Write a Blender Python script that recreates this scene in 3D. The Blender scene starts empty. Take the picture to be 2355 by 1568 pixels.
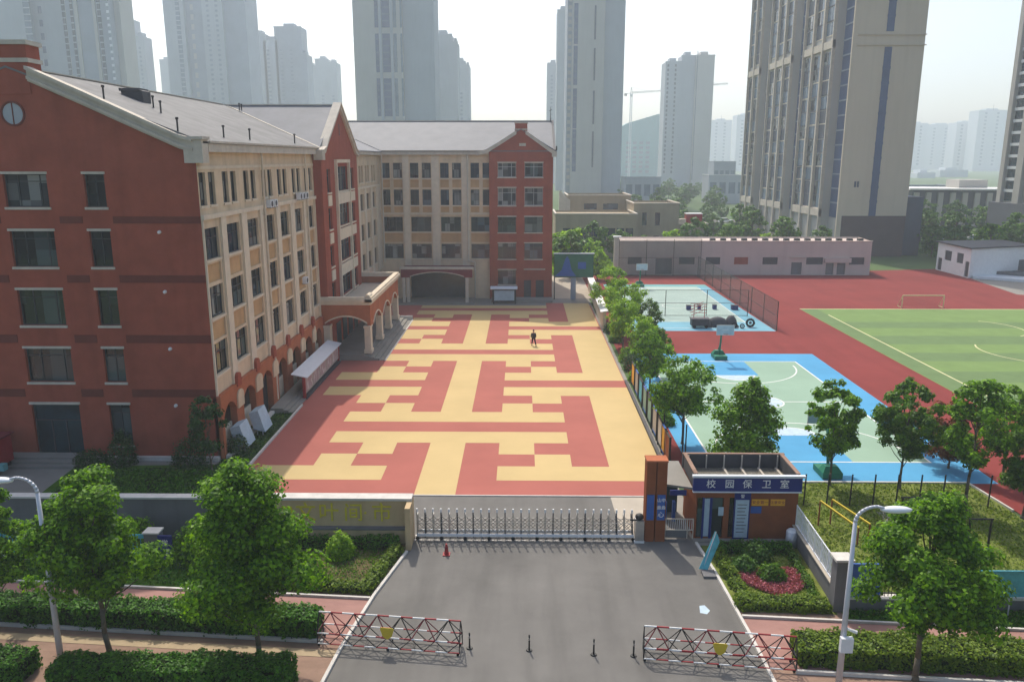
import bpy, bmesh, math, random
import numpy as np
from mathutils import Vector, Matrix
random.seed(7); np.random.seed(7)
sc = bpy.context.scene
COL = sc.collection
R = math.radians

# ------------------------------------------------------------------ camera
CAMH = 20.4; FPX = 1829.0; PITCH = R(12.873); YAW = R(0.748)
cam = bpy.data.cameras.new('camera'); camo = bpy.data.objects.new('camera', cam); COL.objects.link(camo)
cam.sensor_width = 36; cam.lens = FPX/2355*36; cam.clip_start = .5; cam.clip_end = 6000
camo.location = (0, 0, CAMH); camo.rotation_euler = (R(90)-PITCH, 0, YAW)
sc.camera = camo
# ------------------------------------------------------------------ world, sun, exposure
SUN_EL = R(52); SUN_AZ = math.atan2(-.27, .96)      # towards +Y, a little to -X
w = bpy.data.worlds.new('World'); sc.world = w; w.use_nodes = True
nt = w.node_tree; nt.nodes.clear()
sky = nt.nodes.new('ShaderNodeTexSky'); sky.sky_type = 'NISHITA'; sky.sun_disc = False
sky.sun_elevation = SUN_EL; sky.sun_rotation = SUN_AZ; sky.air_density = 1.0; sky.dust_density = 3.5; sky.ozone_density = 1.0
bg = nt.nodes.new('ShaderNodeBackground'); bg.inputs['Strength'].default_value = .15
wo = nt.nodes.new('ShaderNodeOutputWorld')
nt.links.new(sky.outputs[0], bg.inputs[0]); nt.links.new(bg.outputs[0], wo.inputs[0])
sl = bpy.data.lights.new('sun', 'SUN'); sl.energy = 3.0; sl.angle = R(.6); sl.color = (1, .94, .84)
so = bpy.data.objects.new('sun', sl); COL.objects.link(so)
sd = Vector((math.sin(SUN_AZ)*math.cos(SUN_EL), math.cos(SUN_AZ)*math.cos(SUN_EL), math.sin(SUN_EL)))
so.rotation_euler = sd.to_track_quat('Z', 'Y').to_euler(); so.location = (0, 0, 150)
sc.view_settings.view_transform = 'Standard'; sc.view_settings.look = 'None'
sc.view_settings.exposure = 0.48; sc.view_settings.gamma = 1; sc.view_settings.use_curve_mapping = False
sc.cycles.max_bounces = 6; sc.cycles.diffuse_bounces = 3; sc.cycles.glossy_bounces = 2; sc.cycles.transparent_max_bounces = 12
sc.cycles.volume_bounces = 3; sc.cycles.caustics_reflective = False; sc.cycles.caustics_refractive = False
sc.cycles.use_denoising = True

# ------------------------------------------------------------------ survey helpers: where a sight line meets the ground or a wall plane
def ray(px, py):
    u = (px-1177.5)/FPX; v = -(py-784)/FPX; cp, sp = math.cos(PITCH), math.sin(PITCH)
    dx, dy, dz = u, cp+v*sp, -sp+v*cp; c, s = math.cos(YAW), math.sin(YAW)
    return dx*c-dy*s, dx*s+dy*c, dz
def G(px, py, z=0):
    r = ray(px, py); t = (z-CAMH)/r[2]; return r[0]*t, r[1]*t
def A(px, py, Y):
    r = ray(px, py); t = Y/r[1]; return r[0]*t, CAMH+r[2]*t

# ------------------------------------------------------------------ materials
def M(name, rgb, rough=.8, var=.12, scale=3.0, bump=0, metal=0, spec=.3, streak=0, detail=4, sdir=(1.2, 1.2, .09)):
    m = bpy.data.materials.new(name); m.use_nodes = True; t = m.node_tree; b = t.nodes['Principled BSDF']
    b.inputs['Roughness'].default_value = rough; b.inputs['Metallic'].default_value = metal
    b.inputs['Specular IOR Level'].default_value = .08 if rough >= .75 and spec == .3 else spec
    tc = t.nodes.new('ShaderNodeTexCoord'); n = t.nodes.new('ShaderNodeTexNoise'); n.inputs['Scale'].default_value = scale
    n.inputs['Detail'].default_value = detail; n.inputs['Roughness'].default_value = .65
    t.links.new(tc.outputs['Object'], n.inputs['Vector'])
    mx = t.nodes.new('ShaderNodeMix'); mx.data_type = 'RGBA'
    mr = t.nodes.new('ShaderNodeMapRange'); mr.inputs[1].default_value = .3; mr.inputs[2].default_value = .7
    t.links.new(n.outputs[0], mr.inputs[0]); t.links.new(mr.outputs[0], mx.inputs[0])
    mx.inputs[6].default_value = (*[c*(1-var) for c in rgb], 1); mx.inputs[7].default_value = (*[min(1, c*(1+var)) for c in rgb], 1)
    last = mx.outputs[2]
    if streak:
        mp = t.nodes.new('ShaderNodeMapping'); mp.inputs['Scale'].default_value = sdir
        n2 = t.nodes.new('ShaderNodeTexNoise'); n2.inputs['Scale'].default_value = 1.0; n2.inputs['Detail'].default_value = 5
        t.links.new(tc.outputs['Object'], mp.inputs[0]); t.links.new(mp.outputs[0], n2.inputs['Vector'])
        r2 = t.nodes.new('ShaderNodeMapRange'); r2.inputs[1].default_value = .45; r2.inputs[2].default_value = .75
        r2.inputs[3].default_value = 1; r2.inputs[4].default_value = 1-streak
        t.links.new(n2.outputs[0], r2.inputs[0])
        m2 = t.nodes.new('ShaderNodeMix'); m2.data_type = 'RGBA'; m2.blend_type = 'MULTIPLY'; m2.inputs[0].default_value = 1
        t.links.new(last, m2.inputs[6]); t.links.new(r2.outputs[0], m2.inputs[7]); last = m2.outputs[2]
    t.links.new(last, b.inputs['Base Color'])
    if bump:
        bp = t.nodes.new('ShaderNodeBump'); bp.inputs['Strength'].default_value = bump; bp.inputs['Distance'].default_value = .05
        n3 = t.nodes.new('ShaderNodeTexNoise'); n3.inputs['Scale'].default_value = scale*6; n3.inputs['Detail'].default_value = 3
        t.links.new(tc.outputs['Object'], n3.inputs['Vector']); t.links.new(n3.outputs[0], bp.inputs['Height']); t.links.new(bp.outputs[0], b.inputs['Normal'])
    return m
def leafmat(name, a, b_, tr=.3):
    m = bpy.data.materials.new(name); m.use_nodes = True; t = m.node_tree; p = t.nodes['Principled BSDF']
    p.inputs['Roughness'].default_value = .55; p.inputs['Specular IOR Level'].default_value = .25
    g = t.nodes.new('ShaderNodeNewGeometry'); cr = t.nodes.new('ShaderNodeValToRGB')
    cr.color_ramp.elements[0].color = (*a, 1); cr.color_ramp.elements[1].color = (*b_, 1)
    t.links.new(g.outputs['Random Per Island'], cr.inputs[0]); t.links.new(cr.outputs[0], p.inputs['Base Color'])
    tl = t.nodes.new('ShaderNodeBsdfTranslucent'); mx = t.nodes.new('ShaderNodeMixShader'); mx.inputs[0].default_value = tr
    br = t.nodes.new('ShaderNodeMix'); br.data_type = 'RGBA'; br.blend_type = 'MULTIPLY'; br.inputs[0].default_value = 1
    br.inputs[7].default_value = (1.5, 1.5, .6, 1); t.links.new(cr.outputs[0], br.inputs[6]); t.links.new(br.outputs[2], tl.inputs[0])
    t.links.new(p.outputs[0], mx.inputs[1]); t.links.new(tl.outputs[0], mx.inputs[2]); t.links.new(mx.outputs[0], t.nodes['Material Output'].inputs[0])
    return m
def glassmat(name, dark, light, scale=(.9, .9, .55), rough=.06, spec=.6):
    m = bpy.data.materials.new(name); m.use_nodes = True; t = m.node_tree; b = t.nodes['Principled BSDF']
    b.inputs['Roughness'].default_value = rough; b.inputs['Specular IOR Level'].default_value = spec
    tc = t.nodes.new('ShaderNodeTexCoord'); mp = t.nodes.new('ShaderNodeMapping'); mp.inputs['Scale'].default_value = scale
    v = t.nodes.new('ShaderNodeTexWhiteNoise'); sn = t.nodes.new('ShaderNodeVectorMath'); sn.operation = 'FLOOR'
    t.links.new(tc.outputs['Object'], mp.inputs[0]); t.links.new(mp.outputs[0], sn.inputs[0]); t.links.new(sn.outputs[0], v.inputs['Vector'])
    cr = t.nodes.new('ShaderNodeValToRGB'); e = cr.color_ramp.elements
    e[0].color = (*dark, 1); e[1].color = (*light, 1); e[0].position = .5; e[1].position = .95
    t.links.new(v.outputs['Value'], cr.inputs[0]); t.links.new(cr.outputs[0], b.inputs['Base Color'])
    return m
def meshmat(name, rgb, scale, fill):      # woven wire: thin opaque wires, the rest see-through
    m = bpy.data.materials.new(name); m.use_nodes = True; t = m.node_tree; b = t.nodes['Principled BSDF']
    b.inputs['Base Color'].default_value = (*rgb, 1); b.inputs['Roughness'].default_value = .6
    b.inputs['Alpha'].default_value = fill
    return m
MAT = {}
def mk(**k): MAT.update(k)
mk(brick=M('brick_red_render', (.335, .086, .052), .85, .13, .7, .15, streak=.16),
   bricklit=M('terracotta_render', (.40, .135, .065), .85, .12, .9, .1, streak=.12),  # lighter and more orange than the brick red
   band=M('brown_band_paint', (.17, .048, .034), .85, .1, 1.2),
   cream=M('cream_render', (.66, .515, .35), .85, .09, .8, .1, streak=.18),
   creamf=M('cream_trim', (.68, .58, .44), .8, .08, 1.5, streak=.1),
   tan=M('tan_panel', (.52, .33, .17), .85, .16, .45, streak=.1),
   trim=M('pale_stone_trim', (.56, .50, .41), .75, .1, 1.5, streak=.12),
   white=M('white_paint', (.74, .73, .70), .5, .05, 2),
   whitem=M('white_metal', (.68, .70, .72), .35, .06, 3, metal=0, spec=.5),
   roof=M('pale_roof_sheet', (.195, .19, .182), .75, .2, .5, .5, streak=0),
   roofb=M('grey_roof_tiles', (.165, .168, .178), .7, .12, .5, .2),
   glass=glassmat('window_glass', (.012, .018, .02), (.07, .1, .1)),
   glassb=glassmat('blue_window_glass', (.015, .03, .05), (.08, .13, .17)),
   glassl=glassmat('curtained_window_glass', (.03, .04, .045), (.28, .29, .27), (1.4, 1.4, .9)),
   frame=M('dark_window_frame', (.05, .055, .055), .5, .05),
   framel=M('pale_window_frame', (.5, .5, .48), .5, .05),
   asphalt=M('grey_asphalt', (.158, .150, .137), .9, .15, .22, .25, detail=8, streak=.2, sdir=(.9, .10, 1)),
   concrete=M('paving_concrete', (.25, .235, .205), .9, .1, .5, .2, detail=6),
   pale=M('pale_paving', (.42, .37, .30), .9, .08, .8),
   yell=M('yellow_court_paint', (.52, .385, .18), .75, .07, .18, .05, detail=7),
   red=M('red_court_paint', (.36, .115, .09), .78, .09, .2, .05, detail=7),
   track=M('red_running_track', (.215, .043, .038), .9, .12, .12, .2, detail=8, streak=.12, sdir=(.5, .05, 1)),
   blue=M('blue_court_paint', (.085, .30, .50), .75, .12, .15, .05, detail=7),
   mint=M('mint_court_paint', (.26, .375, .28), .75, .08, .15, .05, detail=7),
   blue2=M('pale_blue_court_paint', (.17, .37, .46), .75, .14, .3, .05, detail=7), mint2=M('pale_mint_court_paint', (.36, .46, .41), .75, .1, .3, .05, detail=7), tealp=M('teal_court_paint', (.16, .36, .36), .75, .08, .3),
   line=M('white_line_paint', (.70, .70, .66), .7, .08, 2),
   liney=M('yellowish_line_paint', (.60, .56, .30), .7, .08, 2),
   gr1=M('light_turf', (.165, .245, .085), .95, .09, .5, .3, detail=9),
   gr2=M('dark_turf', (.135, .20, .085), .95, .09, .5, .3, detail=9),
   soil=M('garden_soil', (.13, .10, .05), .95, .3, 1.2, .4),
   grass=M('lawn', (.15, .18, .04), .95, .35, .9, .5, detail=9),
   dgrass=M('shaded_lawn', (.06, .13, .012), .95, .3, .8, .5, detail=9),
   terrain=M('terrain', (.085, .13, .05), .95, .25, .04, .2, detail=9),
   bricks=M('sidewalk_paving', (.33, .185, .155), .9, .12, .6, .2, detail=9, streak=.15, sdir=(.3, 1.2, 1)),
   earth=M('dusty_paving', (.29, .19, .14), .9, .16, .8, .3, detail=9, streak=.25, sdir=(.15, 1.6, 1)),
   blind=M('yellow_tactile_paving', (.39, .30, .19), .9, .1, 1),
   kerb=M('kerb_stone', (.56, .53, .48), .8, .12, 1.5),
   gwall=M('grey_wall_render', (.17, .165, .165), .85, .09, .6, .15, streak=.2),
   olive=M('olive_stone_wall', (.54, .40, .23), .8, .1, .6, .1, streak=.15),
   gold=M('gold_letter', (.60, .50, .04), .45, .1, 3),
   black=M('black_metal', (.018, .018, .018), .5, .1),
   dgrey=M('dark_grey', (.06, .06, .065), .7, .15, 2),
   steel=M('brushed_steel', (.42, .40, .37), .35, .12, 4, metal=.6),
   gal=M('galvanised_pole', (.52, .53, .57), .4, .08, 2, metal=.2),
   navy=M('navy_sign', (.010, .024, .16), .5, .08, 2),
   blues=M('blue_sign', (.03, .10, .33), .5, .12, 2),
   cyan=M('teal_banner', (.10, .40, .47), .7, .25, 2.2),
   paper=M('pale_poster', (.42, .52, .58), .7, .12, 2.5),
   yel=M('yellow_paint', (.62, .45, .04), .55, .08, 2),
   orng=M('orange_panel', (.72, .35, .02), .6, .08, 2),
   redp=M('red_paint', (.32, .02, .025), .5, .1, 2),
   dred=M('dark_red_trim', (.17, .02, .03), .6, .1, 2),
   green=M('green_paint', (.01, .16, .09), .5, .12, 2),
   dgreen=M('dark_green_board', (.03, .13, .07), .6, .25, .6),
   rust=M('rust_brown_render', (.25, .078, .032), .85, .14, 1, .1, streak=.12),
   gravel=M('gravel_roof', (.16, .145, .115), .95, .45, 7, .5, detail=8),
   bark=M('bark', (.13, .11, .08), .9, .3, 6, .5),
   skin=M('skin', (.45, .27, .19), .6, .05), cloth=M('black_cloth', (.02, .02, .03), .9, .1), hair=M('hair', (.02, .015, .012), .7, .1),
   tw1=M('tower_grey_render', (.40, .43, .455), .85, .07, .05, streak=.06),  # lightened towards blue, so the colour carries part of the distance haze
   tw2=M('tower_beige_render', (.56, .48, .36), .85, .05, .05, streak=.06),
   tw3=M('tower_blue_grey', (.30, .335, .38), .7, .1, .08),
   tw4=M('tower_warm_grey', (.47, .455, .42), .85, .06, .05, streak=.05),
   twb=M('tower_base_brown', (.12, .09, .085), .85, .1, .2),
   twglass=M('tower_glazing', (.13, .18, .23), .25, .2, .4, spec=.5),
   hazyglass=M('hazed_tower_window', (.24, .28, .33), .35, .15, .4, spec=.4), twglass2=M('blue_glazing_strip', (.05, .085, .17), .3, .2, .2, spec=.5),  # hazy tower windows: haze put into the colour as a paler, low-contrast tone
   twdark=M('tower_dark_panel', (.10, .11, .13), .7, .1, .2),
   beige=M('beige_wall', (.56, .46, .40), .85, .05, .3, streak=.08),
   kgw=M('kindergarten_wall', (.38, .31, .21), .85, .07, .3, streak=.1),
   tealg=M('dark_teal_glass', (.015, .04, .05), .15, .3, 1, spec=.6),
   tyre=M('tyre_rubber', (.02, .02, .02), .85, .2, 4),
   far=M('far_block', (.50, .53, .56), .9, .05, .02))  # skyline paleness partly painted in, adding to the haze volume
mk(notice=glassmat('notice_poster', (.45, .30, .28), (.62, .52, .48), (.3, 3.0, 3.0), .6, .2))
mk(fencel=meshmat('light_netting', (.09, .10, .09), 30, .07))
mk(fence=meshmat('wire_mesh', (.10, .12, .09), 30, .16), fencer=meshmat('court_netting', (.09, .10, .09), 30, .3), grille=meshmat('white_grille', (.6, .6, .62), 30, .35))
L1 = leafmat('street_tree_leaf', (.018, .08, .002), (.20, .39, .008), .42)
L2 = leafmat('hedge_leaf', (.014, .07, .002), (.085, .24, .008), .32)
L3 = leafmat('yellow_green_leaf', (.11, .25, .004), (.30, .46, .015), .45)
L4 = leafmat('olive_leaf', (.03, .095, .005), (.12, .24, .012), .4)
L5 = leafmat('red_leaf', (.10, .02, .01), (.18, .08, .02), .3)
L6 = leafmat('pink_flower', (.22, .04, .06), (.50, .16, .20), .25)
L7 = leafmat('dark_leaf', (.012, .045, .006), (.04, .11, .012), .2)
L8 = leafmat('far_leaf', (.035, .10, .012), (.11, .22, .03), .3)
L4H = leafmat('olive_hedge_leaf', (.05, .11, .004), (.18, .26, .012), .3)
L9 = leafmat('grass_blade', (.08, .14, .008), (.22, .29, .025), .3)

# ------------------------------------------------------------------ mesh builder
class MB:
    def __init__(s): s.v = []; s.f = []; s.m = []
    def q(s, pts, mi=0):
        n = len(s.v); s.v += [tuple(p) for p in pts]; s.f.append(tuple(range(n, n+len(pts)))); s.m.append(mi)
    def box(s, x0, y0, z0, x1, y1, z1, mi=0):
        if x0 > x1: x0, x1 = x1, x0
        if y0 > y1: y0, y1 = y1, y0
        if z0 > z1: z0, z1 = z1, z0
        n = len(s.v); s.v += [(x0,y0,z0),(x1,y0,z0),(x1,y1,z0),(x0,y1,z0),(x0,y0,z1),(x1,y0,z1),(x1,y1,z1),(x0,y1,z1)]
        for f in ((3,2,1,0),(4,5,6,7),(0,1,5,4),(1,2,6,5),(2,3,7,6),(3,0,4,7)): s.f.append(tuple(n+i for i in f)); s.m.append(mi)
        return s
    def bar(s, p, q, w, h=None, mi=0):
        p = Vector(p); q = Vector(q); d = (q-p); h = h or w
        if d.length < 1e-6: return s
        d.normalize(); up = Vector((0,0,1)) if abs(d.z) < .95 else Vector((0,1,0))
        a = d.cross(up).normalized()*w/2; b = a.cross(d).normalized()*h/2; n = len(s.v)
        s.v += [tuple(c+i*a+j*b) for c in (p, q) for i, j in ((-1,-1),(1,-1),(1,1),(-1,1))]
        for f in ((3,2,1,0),(4,5,6,7),(0,1,5,4),(1,2,6,5),(2,3,7,6),(3,0,4,7)): s.f.append(tuple(n+i for i in f)); s.m.append(mi)
        return s
    def cyl(s, p, q, r0, r1=None, n=10, mi=0, cap=True):
        r1 = r0 if r1 is None else r1; p = Vector(p); q = Vector(q); d = (q-p).normalized()
        up = Vector((0,0,1)) if abs(d.z) < .95 else Vector((1,0,0)); a = d.cross(up).normalized(); b = d.cross(a); k = len(s.v)
        for c, r in ((p, r0), (q, r1)):
            for i in range(n):
                t = 2*math.pi*i/n; s.v.append(tuple(c+a*math.cos(t)*r+b*math.sin(t)*r))
        for i in range(n): s.f.append((k+i, k+(i+1) % n, k+n+(i+1) % n, k+n+i)); s.m.append(mi)
        if cap: s.f.append(tuple(range(k+n-1, k-1, -1))); s.m.append(mi); s.f.append(tuple(range(k+n, k+2*n))); s.m.append(mi)
        return s
    def path(s, pts, r, n=8, mi=0):
        for i in range(len(pts)-1):
            r0 = r[i] if isinstance(r, (list, tuple)) else r; r1 = r[i+1] if isinstance(r, (list, tuple)) else r
            s.cyl(pts[i], pts[i+1], r0, r1, n, mi)
        return s
    def ball(s, c, rx, ry, rz, mi=0, nu=12, nv=8):
        k = len(s.v)
        for j in range(nv+1):
            t = math.pi*j/nv
            for i in range(nu):
                u = 2*math.pi*i/nu; s.v.append((c[0]+rx*math.sin(t)*math.cos(u), c[1]+ry*math.sin(t)*math.sin(u), c[2]+rz*math.cos(t)))
        for j in range(nv):
            for i in range(nu): s.f.append((k+j*nu+i, k+j*nu+(i+1) % nu, k+(j+1)*nu+(i+1) % nu, k+(j+1)*nu+i)); s.m.append(mi)
        return s
    def two(s, lo, hi, mi=0):              # closed solid between two rings of points
        n = len(lo); k = len(s.v); s.v += [tuple(p) for p in lo]+[tuple(p) for p in hi]
        s.f.append(tuple(range(k+n-1, k-1, -1))); s.f.append(tuple(range(k+n, k+2*n))); s.m += [mi, mi]
        for i in range(n): s.f.append((k+i, k+(i+1) % n, k+n+(i+1) % n, k+n+i)); s.m.append(mi)
        return s
    def prism(s, poly, z0, z1, mi=0): return s.two([(x, y, z0) for x, y in poly], [(x, y, z1) for x, y in poly], mi)
    def extr(s, poly, pl, d0, d1, mi=0): return s.two([pl.P(u, z, d0) for u, z in poly], [pl.P(u, z, d1) for u, z in poly], mi)
class Pl:                                  # a wall plane: u along it, d outwards
    def __init__(s, O, U, N): s.O = O; s.U = U; s.N = N
    def P(s, u, z, d=0): return (s.O[0]+s.U[0]*u+s.N[0]*d, s.O[1]+s.U[1]*u+s.N[1]*d, z)
    def bx(s, mb, u0, u1, z0, z1, d0, d1, mi=0):
        a = s.P(u0, z0, d0); b = s.P(u1, z1, d1); mb.box(a[0], a[1], a[2], b[0], b[1], b[2], mi)
WL = {}
def obj(name, mb, mats, parent=None, smooth=False):
    me = bpy.data.meshes.new(name); o = bpy.data.objects.new(name, me)
    L = WL[parent.name] if parent else (0, 0, 0)
    if isinstance(mb, MB):
        me.from_pydata([(a-L[0], b-L[1], c-L[2]) for a, b, c in mb.v], [], mb.f)
        if any(mb.m): me.polygons.foreach_set('material_index', mb.m)
    else:
        v, f = mb; nq = len(f); v = np.asarray(v, dtype=np.float32)-np.array(L, dtype=np.float32)
        me.vertices.add(len(v)); me.vertices.foreach_set('co', v.ravel()); me.loops.add(nq*4); me.polygons.add(nq)
        me.loops.foreach_set('vertex_index', np.asarray(f, dtype=np.int32).ravel()); me.polygons.foreach_set('loop_start', np.arange(nq, dtype=np.int32)*4)
        me.update(calc_edges=True)
    if not isinstance(mats, (list, tuple)): mats = [mats]
    for m in mats: me.materials.append(MAT[m] if isinstance(m, str) else m)
    if smooth: me.polygons.foreach_set('use_smooth', [True]*len(me.polygons))
    COL.objects.link(o)
    if parent: o.parent = parent; WL[o.name] = L
    else: WL[o.name] = (0, 0, 0)
    return o
def tag(o, label, cat, group=None, kind=None):
    if label: o['label'] = label
    if cat: o['category'] = cat
    if group: o['group'] = group
    if kind: o['kind'] = kind
    return o
def thing(name, label, cat, loc, group=None):
    o = bpy.data.objects.new(name, None); o.empty_display_size = .3; COL.objects.link(o); o.location = loc; WL[o.name] = tuple(loc)
    return tag(o, label, cat, group)
def struct(name, mb, mats):
    o = obj(name, mb, mats); o['kind'] = 'structure'; return o
def dup(o, loc=None, label=None, rz=0, sc_=1.0):
    c = o.copy(); COL.objects.link(c)
    if loc is not None: c.location = loc
    c.rotation_euler = (0, 0, rz); c.scale = (sc_, sc_, sc_)
    if label: c['label'] = label
    for ch in o.children:
        d = ch.copy(); COL.objects.link(d); d.parent = c
        for g in ch.children:
            e = g.copy(); COL.objects.link(e); e.parent = d
    return c
def each(name, mb, mats, parent, smooth=False):     # every connected piece becomes a part of its own
    p = list(range(len(mb.v)))
    def fd(a):
        while p[a] != a: p[a] = p[p[a]]; a = p[a]
        return a
    for f in mb.f:
        for b in f[1:]: p[fd(f[0])] = fd(b)
    gr = {}
    for f, m in zip(mb.f, mb.m): gr.setdefault(fd(f[0]), []).append((f, m))
    out = []
    for fs in gr.values():
        ix = {}; q = MB()
        for f, m in fs:
            for a in f:
                if a not in ix: ix[a] = len(q.v); q.v.append(mb.v[a])
            q.f.append(tuple(ix[a] for a in f)); q.m.append(m)
        out.append(obj(name, q, mats, parent, smooth))
    return out
def text(name, s, size, m, parent, loc, rot, depth=.02, label=None):
    cu = bpy.data.curves.new('t', 'FONT'); cu.body = s; cu.size = size; cu.extrude = depth; cu.align_x = 'CENTER'; cu.align_y = 'CENTER'; cu.resolution_u = 3; cu.offset = size*.004
    to = bpy.data.objects.new('t', cu); COL.objects.link(to); bpy.context.view_layer.update()
    me = bpy.data.meshes.new_from_object(to.evaluated_get(bpy.context.evaluated_depsgraph_get()))
    bpy.data.objects.remove(to); o = bpy.data.objects.new(name, me); me.materials.clear(); me.materials.append(MAT[m]); COL.objects.link(o)
    L = WL[parent.name]; o.parent = parent; o.location = (loc[0]-L[0], loc[1]-L[1], loc[2]-L[2]); o.rotation_euler = rot; WL[o.name] = tuple(loc)
    return o

def facade(mb, pl, u0, u1, z0, z1, ops, dep=.22, mi=0, mr=None):
    """wall sheet with real openings and reveals; ops = (u0,u1,z0,z1)"""
    mr = mi if mr is None else mr
    us = sorted({u0, u1, *[o[0] for o in ops], *[o[1] for o in ops]}); zs = sorted({z0, z1, *[o[2] for o in ops], *[o[3] for o in ops]})
    us = [u for u in us if u0-1e-6 <= u <= u1+1e-6]; zs = [z for z in zs if z0-1e-6 <= z <= z1+1e-6]
    for j in range(len(zs)-1):
        run = None
        for i in range(len(us)-1):
            uc, zc = (us[i]+us[i+1])/2, (zs[j]+zs[j+1])/2
            hole = any(a < uc < b and c < zc < d for a, b, c, d in [o[:4] for o in ops])
            if hole:
                if run is not None: mb.q([pl.P(run, zs[j]), pl.P(us[i], zs[j]), pl.P(us[i], zs[j+1]), pl.P(run, zs[j+1])], mi); run = None
            elif run is None: run = us[i]
        if run is not None: mb.q([pl.P(run, zs[j]), pl.P(us[-1], zs[j]), pl.P(us[-1], zs[j+1]), pl.P(run, zs[j+1])], mi)
    for o in ops:
        a, b, c, d = o[:4]
        for p, q in (((a,c),(b,c)), ((b,c),(b,d)), ((b,d),(a,d)), ((a,d),(a,c))):
            mb.q([pl.P(*p, 0), pl.P(*q, 0), pl.P(*q, -dep), pl.P(*p, -dep)], mr)
def window(par, pl, u0, u1, z0, z1, dep=.2, mull=(), trans=None, glass='glass', fr='frame', sill=True, head=False, sillm='trim', name='window'):
    f = MB(); t = .06
    pl.bx(f, u0, u0+t, z0, z1, -dep, -dep+.07); pl.bx(f, u1-t, u1, z0, z1, -dep, -dep+.07)
    pl.bx(f, u0+t, u1-t, z0, z0+t, -dep, -dep+.07); pl.bx(f, u0+t, u1-t, z1-t, z1, -dep, -dep+.07)
    for k in mull:
        u = u0+(u1-u0)*k; pl.bx(f, u-.03, u+.03, z0+t, z1-t, -dep, -dep+.068)
    if trans:
        z = z0+(z1-z0)*trans; pl.bx(f, u0+t, u1-t, z-.03, z+.03, -dep, -dep+.066)
    w_ = obj(name, f, fr, par)
    g = MB(); g.q([pl.P(u0, z0, -dep+.02), pl.P(u1, z0, -dep+.02), pl.P(u1, z1, -dep+.02), pl.P(u0, z1, -dep+.02)]); obj('pane', g, glass, w_)
    if sill or head:
        s = MB()
        if sill: pl.bx(s, u0-.08, u1+.08, z0-.16, z0-.002, -.02, .1); obj('sill', s, sillm, w_)
        if head: s = MB(); pl.bx(s, u0-.08, u1+.08, z1+.002, z1+.16, -.02, .08); obj('lintel', s, sillm, w_)
    return w_
def arch(a0, a1, spring, rise, n=14):
    return [(a0+(a1-a0)*i/n, spring+rise*math.sin(math.pi*i/n)**.8) for i in range(n+1)]
def archwall(mb, pl, u0, u1, z0, z1, arcs, t, mi=0, mu=None):
    mu = mi if mu is None else mu; u = u0
    def strip(ua, ub, za, zb):
        for d, o in ((0, 1), (-t, -1)):
            p = [pl.P(ua, za, d), pl.P(ub, zb, d), pl.P(ub, z1, d), pl.P(ua, z1, d)]; mb.q(p if o > 0 else p[::-1], mi)
    for a0, a1, sp, ri in arcs:
        if a0 > u:
            strip(u, a0, z0, z0)
        pts = arch(a0, a1, sp, ri)
        mb.q([pl.P(a0, z0, 0), pl.P(a0, sp, 0), pl.P(a0, sp, -t), pl.P(a0, z0, -t)], mu); mb.q([pl.P(a1, z0, 0), pl.P(a1, sp, 0), pl.P(a1, sp, -t), pl.P(a1, z0, -t)], mu)
        for (ua, za), (ub, zb) in zip(pts, pts[1:]):
            strip(ua, ub, za, zb); mb.q([pl.P(ua, za, 0), pl.P(ub, zb, 0), pl.P(ub, zb, -t), pl.P(ua, za, -t)], mu)
        u = a1
    if u < u1: strip(u, u1, z0, z0)
    mb.q([pl.P(u0, z1, 0), pl.P(u1, z1, 0), pl.P(u1, z1, -t), pl.P(u0, z1, -t)], mi)
    mb.q([pl.P(u0, z0, 0), pl.P(u0, z1, 0), pl.P(u0, z1, -t), pl.P(u0, z0, -t)], mi); mb.q([pl.P(u1, z0, 0), pl.P(u1, z1, 0), pl.P(u1, z1, -t), pl.P(u1, z0, -t)], mi)

# ------------------------------------------------------------------ foliage
def leafquads(P, Nn, S, rng):
    n = len(P); rnd = rng.normal(size=(n, 3)); N_ = Nn+rnd*.55; N_ /= np.linalg.norm(N_, axis=1)[:, None]+1e-9
    r2 = rng.normal(size=(n, 3)); a = np.cross(N_, r2); a /= np.linalg.norm(a, axis=1)[:, None]+1e-9; b = np.cross(N_, a)
    S = S[:, None]; bend = N_*S*.22
    v = np.stack([P-a*S*.75, P-b*S*.5+bend, P+a*S*.75, P+b*S*.5+bend], 1).reshape(-1, 3)
    return v, np.arange(n*4).reshape(n, 4)
def crown(c, rx, rz, n, ls, seed, prof='cone', clusters=70, ry=None, spread=.17):
    rng = np.random.default_rng(seed); ry = ry or rx
    t = rng.random(clusters); 
    th = rng.random(clusters)*2*np.pi; ph = seed*1.7
    if prof == 'cone': wd = np.where(t < .28, .42+t*2.07, np.clip(1-(t-.28)/.74, .04, 1)**.72)*(1+.16*np.sin(3*th+ph)+.12*np.sin(5*th-ph)); t = t+.06*np.sin(4*th+ph)
    elif prof == 'vase': wd = np.sqrt(np.clip(1-(t*1.5-.85)**2, .05, 1))
    else: wd = np.sqrt(np.clip(1-(2*t-1)**2, .04, 1))
    rr = rng.random(clusters)**.4*(.72+.42*rng.random(clusters))
    C = np.stack([np.cos(th)*wd*rr*rx, np.sin(th)*wd*rr*ry, (t*2-1)*rz], 1)
    sz = (.5+1.0*rng.random(clusters))*spread*rx*(1.15-.35*np.clip(t, 0, 1))
    k = rng.choice(clusters, n, p=(sz**2)/(sz**2).sum()); d = rng.normal(size=(n, 3)); d /= np.linalg.norm(d, axis=1)[:, None]
    rad = rng.random(n)**.55
    P = C[k]+d*(rad*sz[k]*1.35)[:, None]*np.array([1, 1, .72])
    Nn = d*.8+np.array([0, 0, .55])+C[k]/max(rx, rz)*.4
    P = P+np.array(c); S = ls*(.6+.8*rng.random(n))
    return leafquads(P, Nn, S, rng), C+np.array(c)
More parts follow.
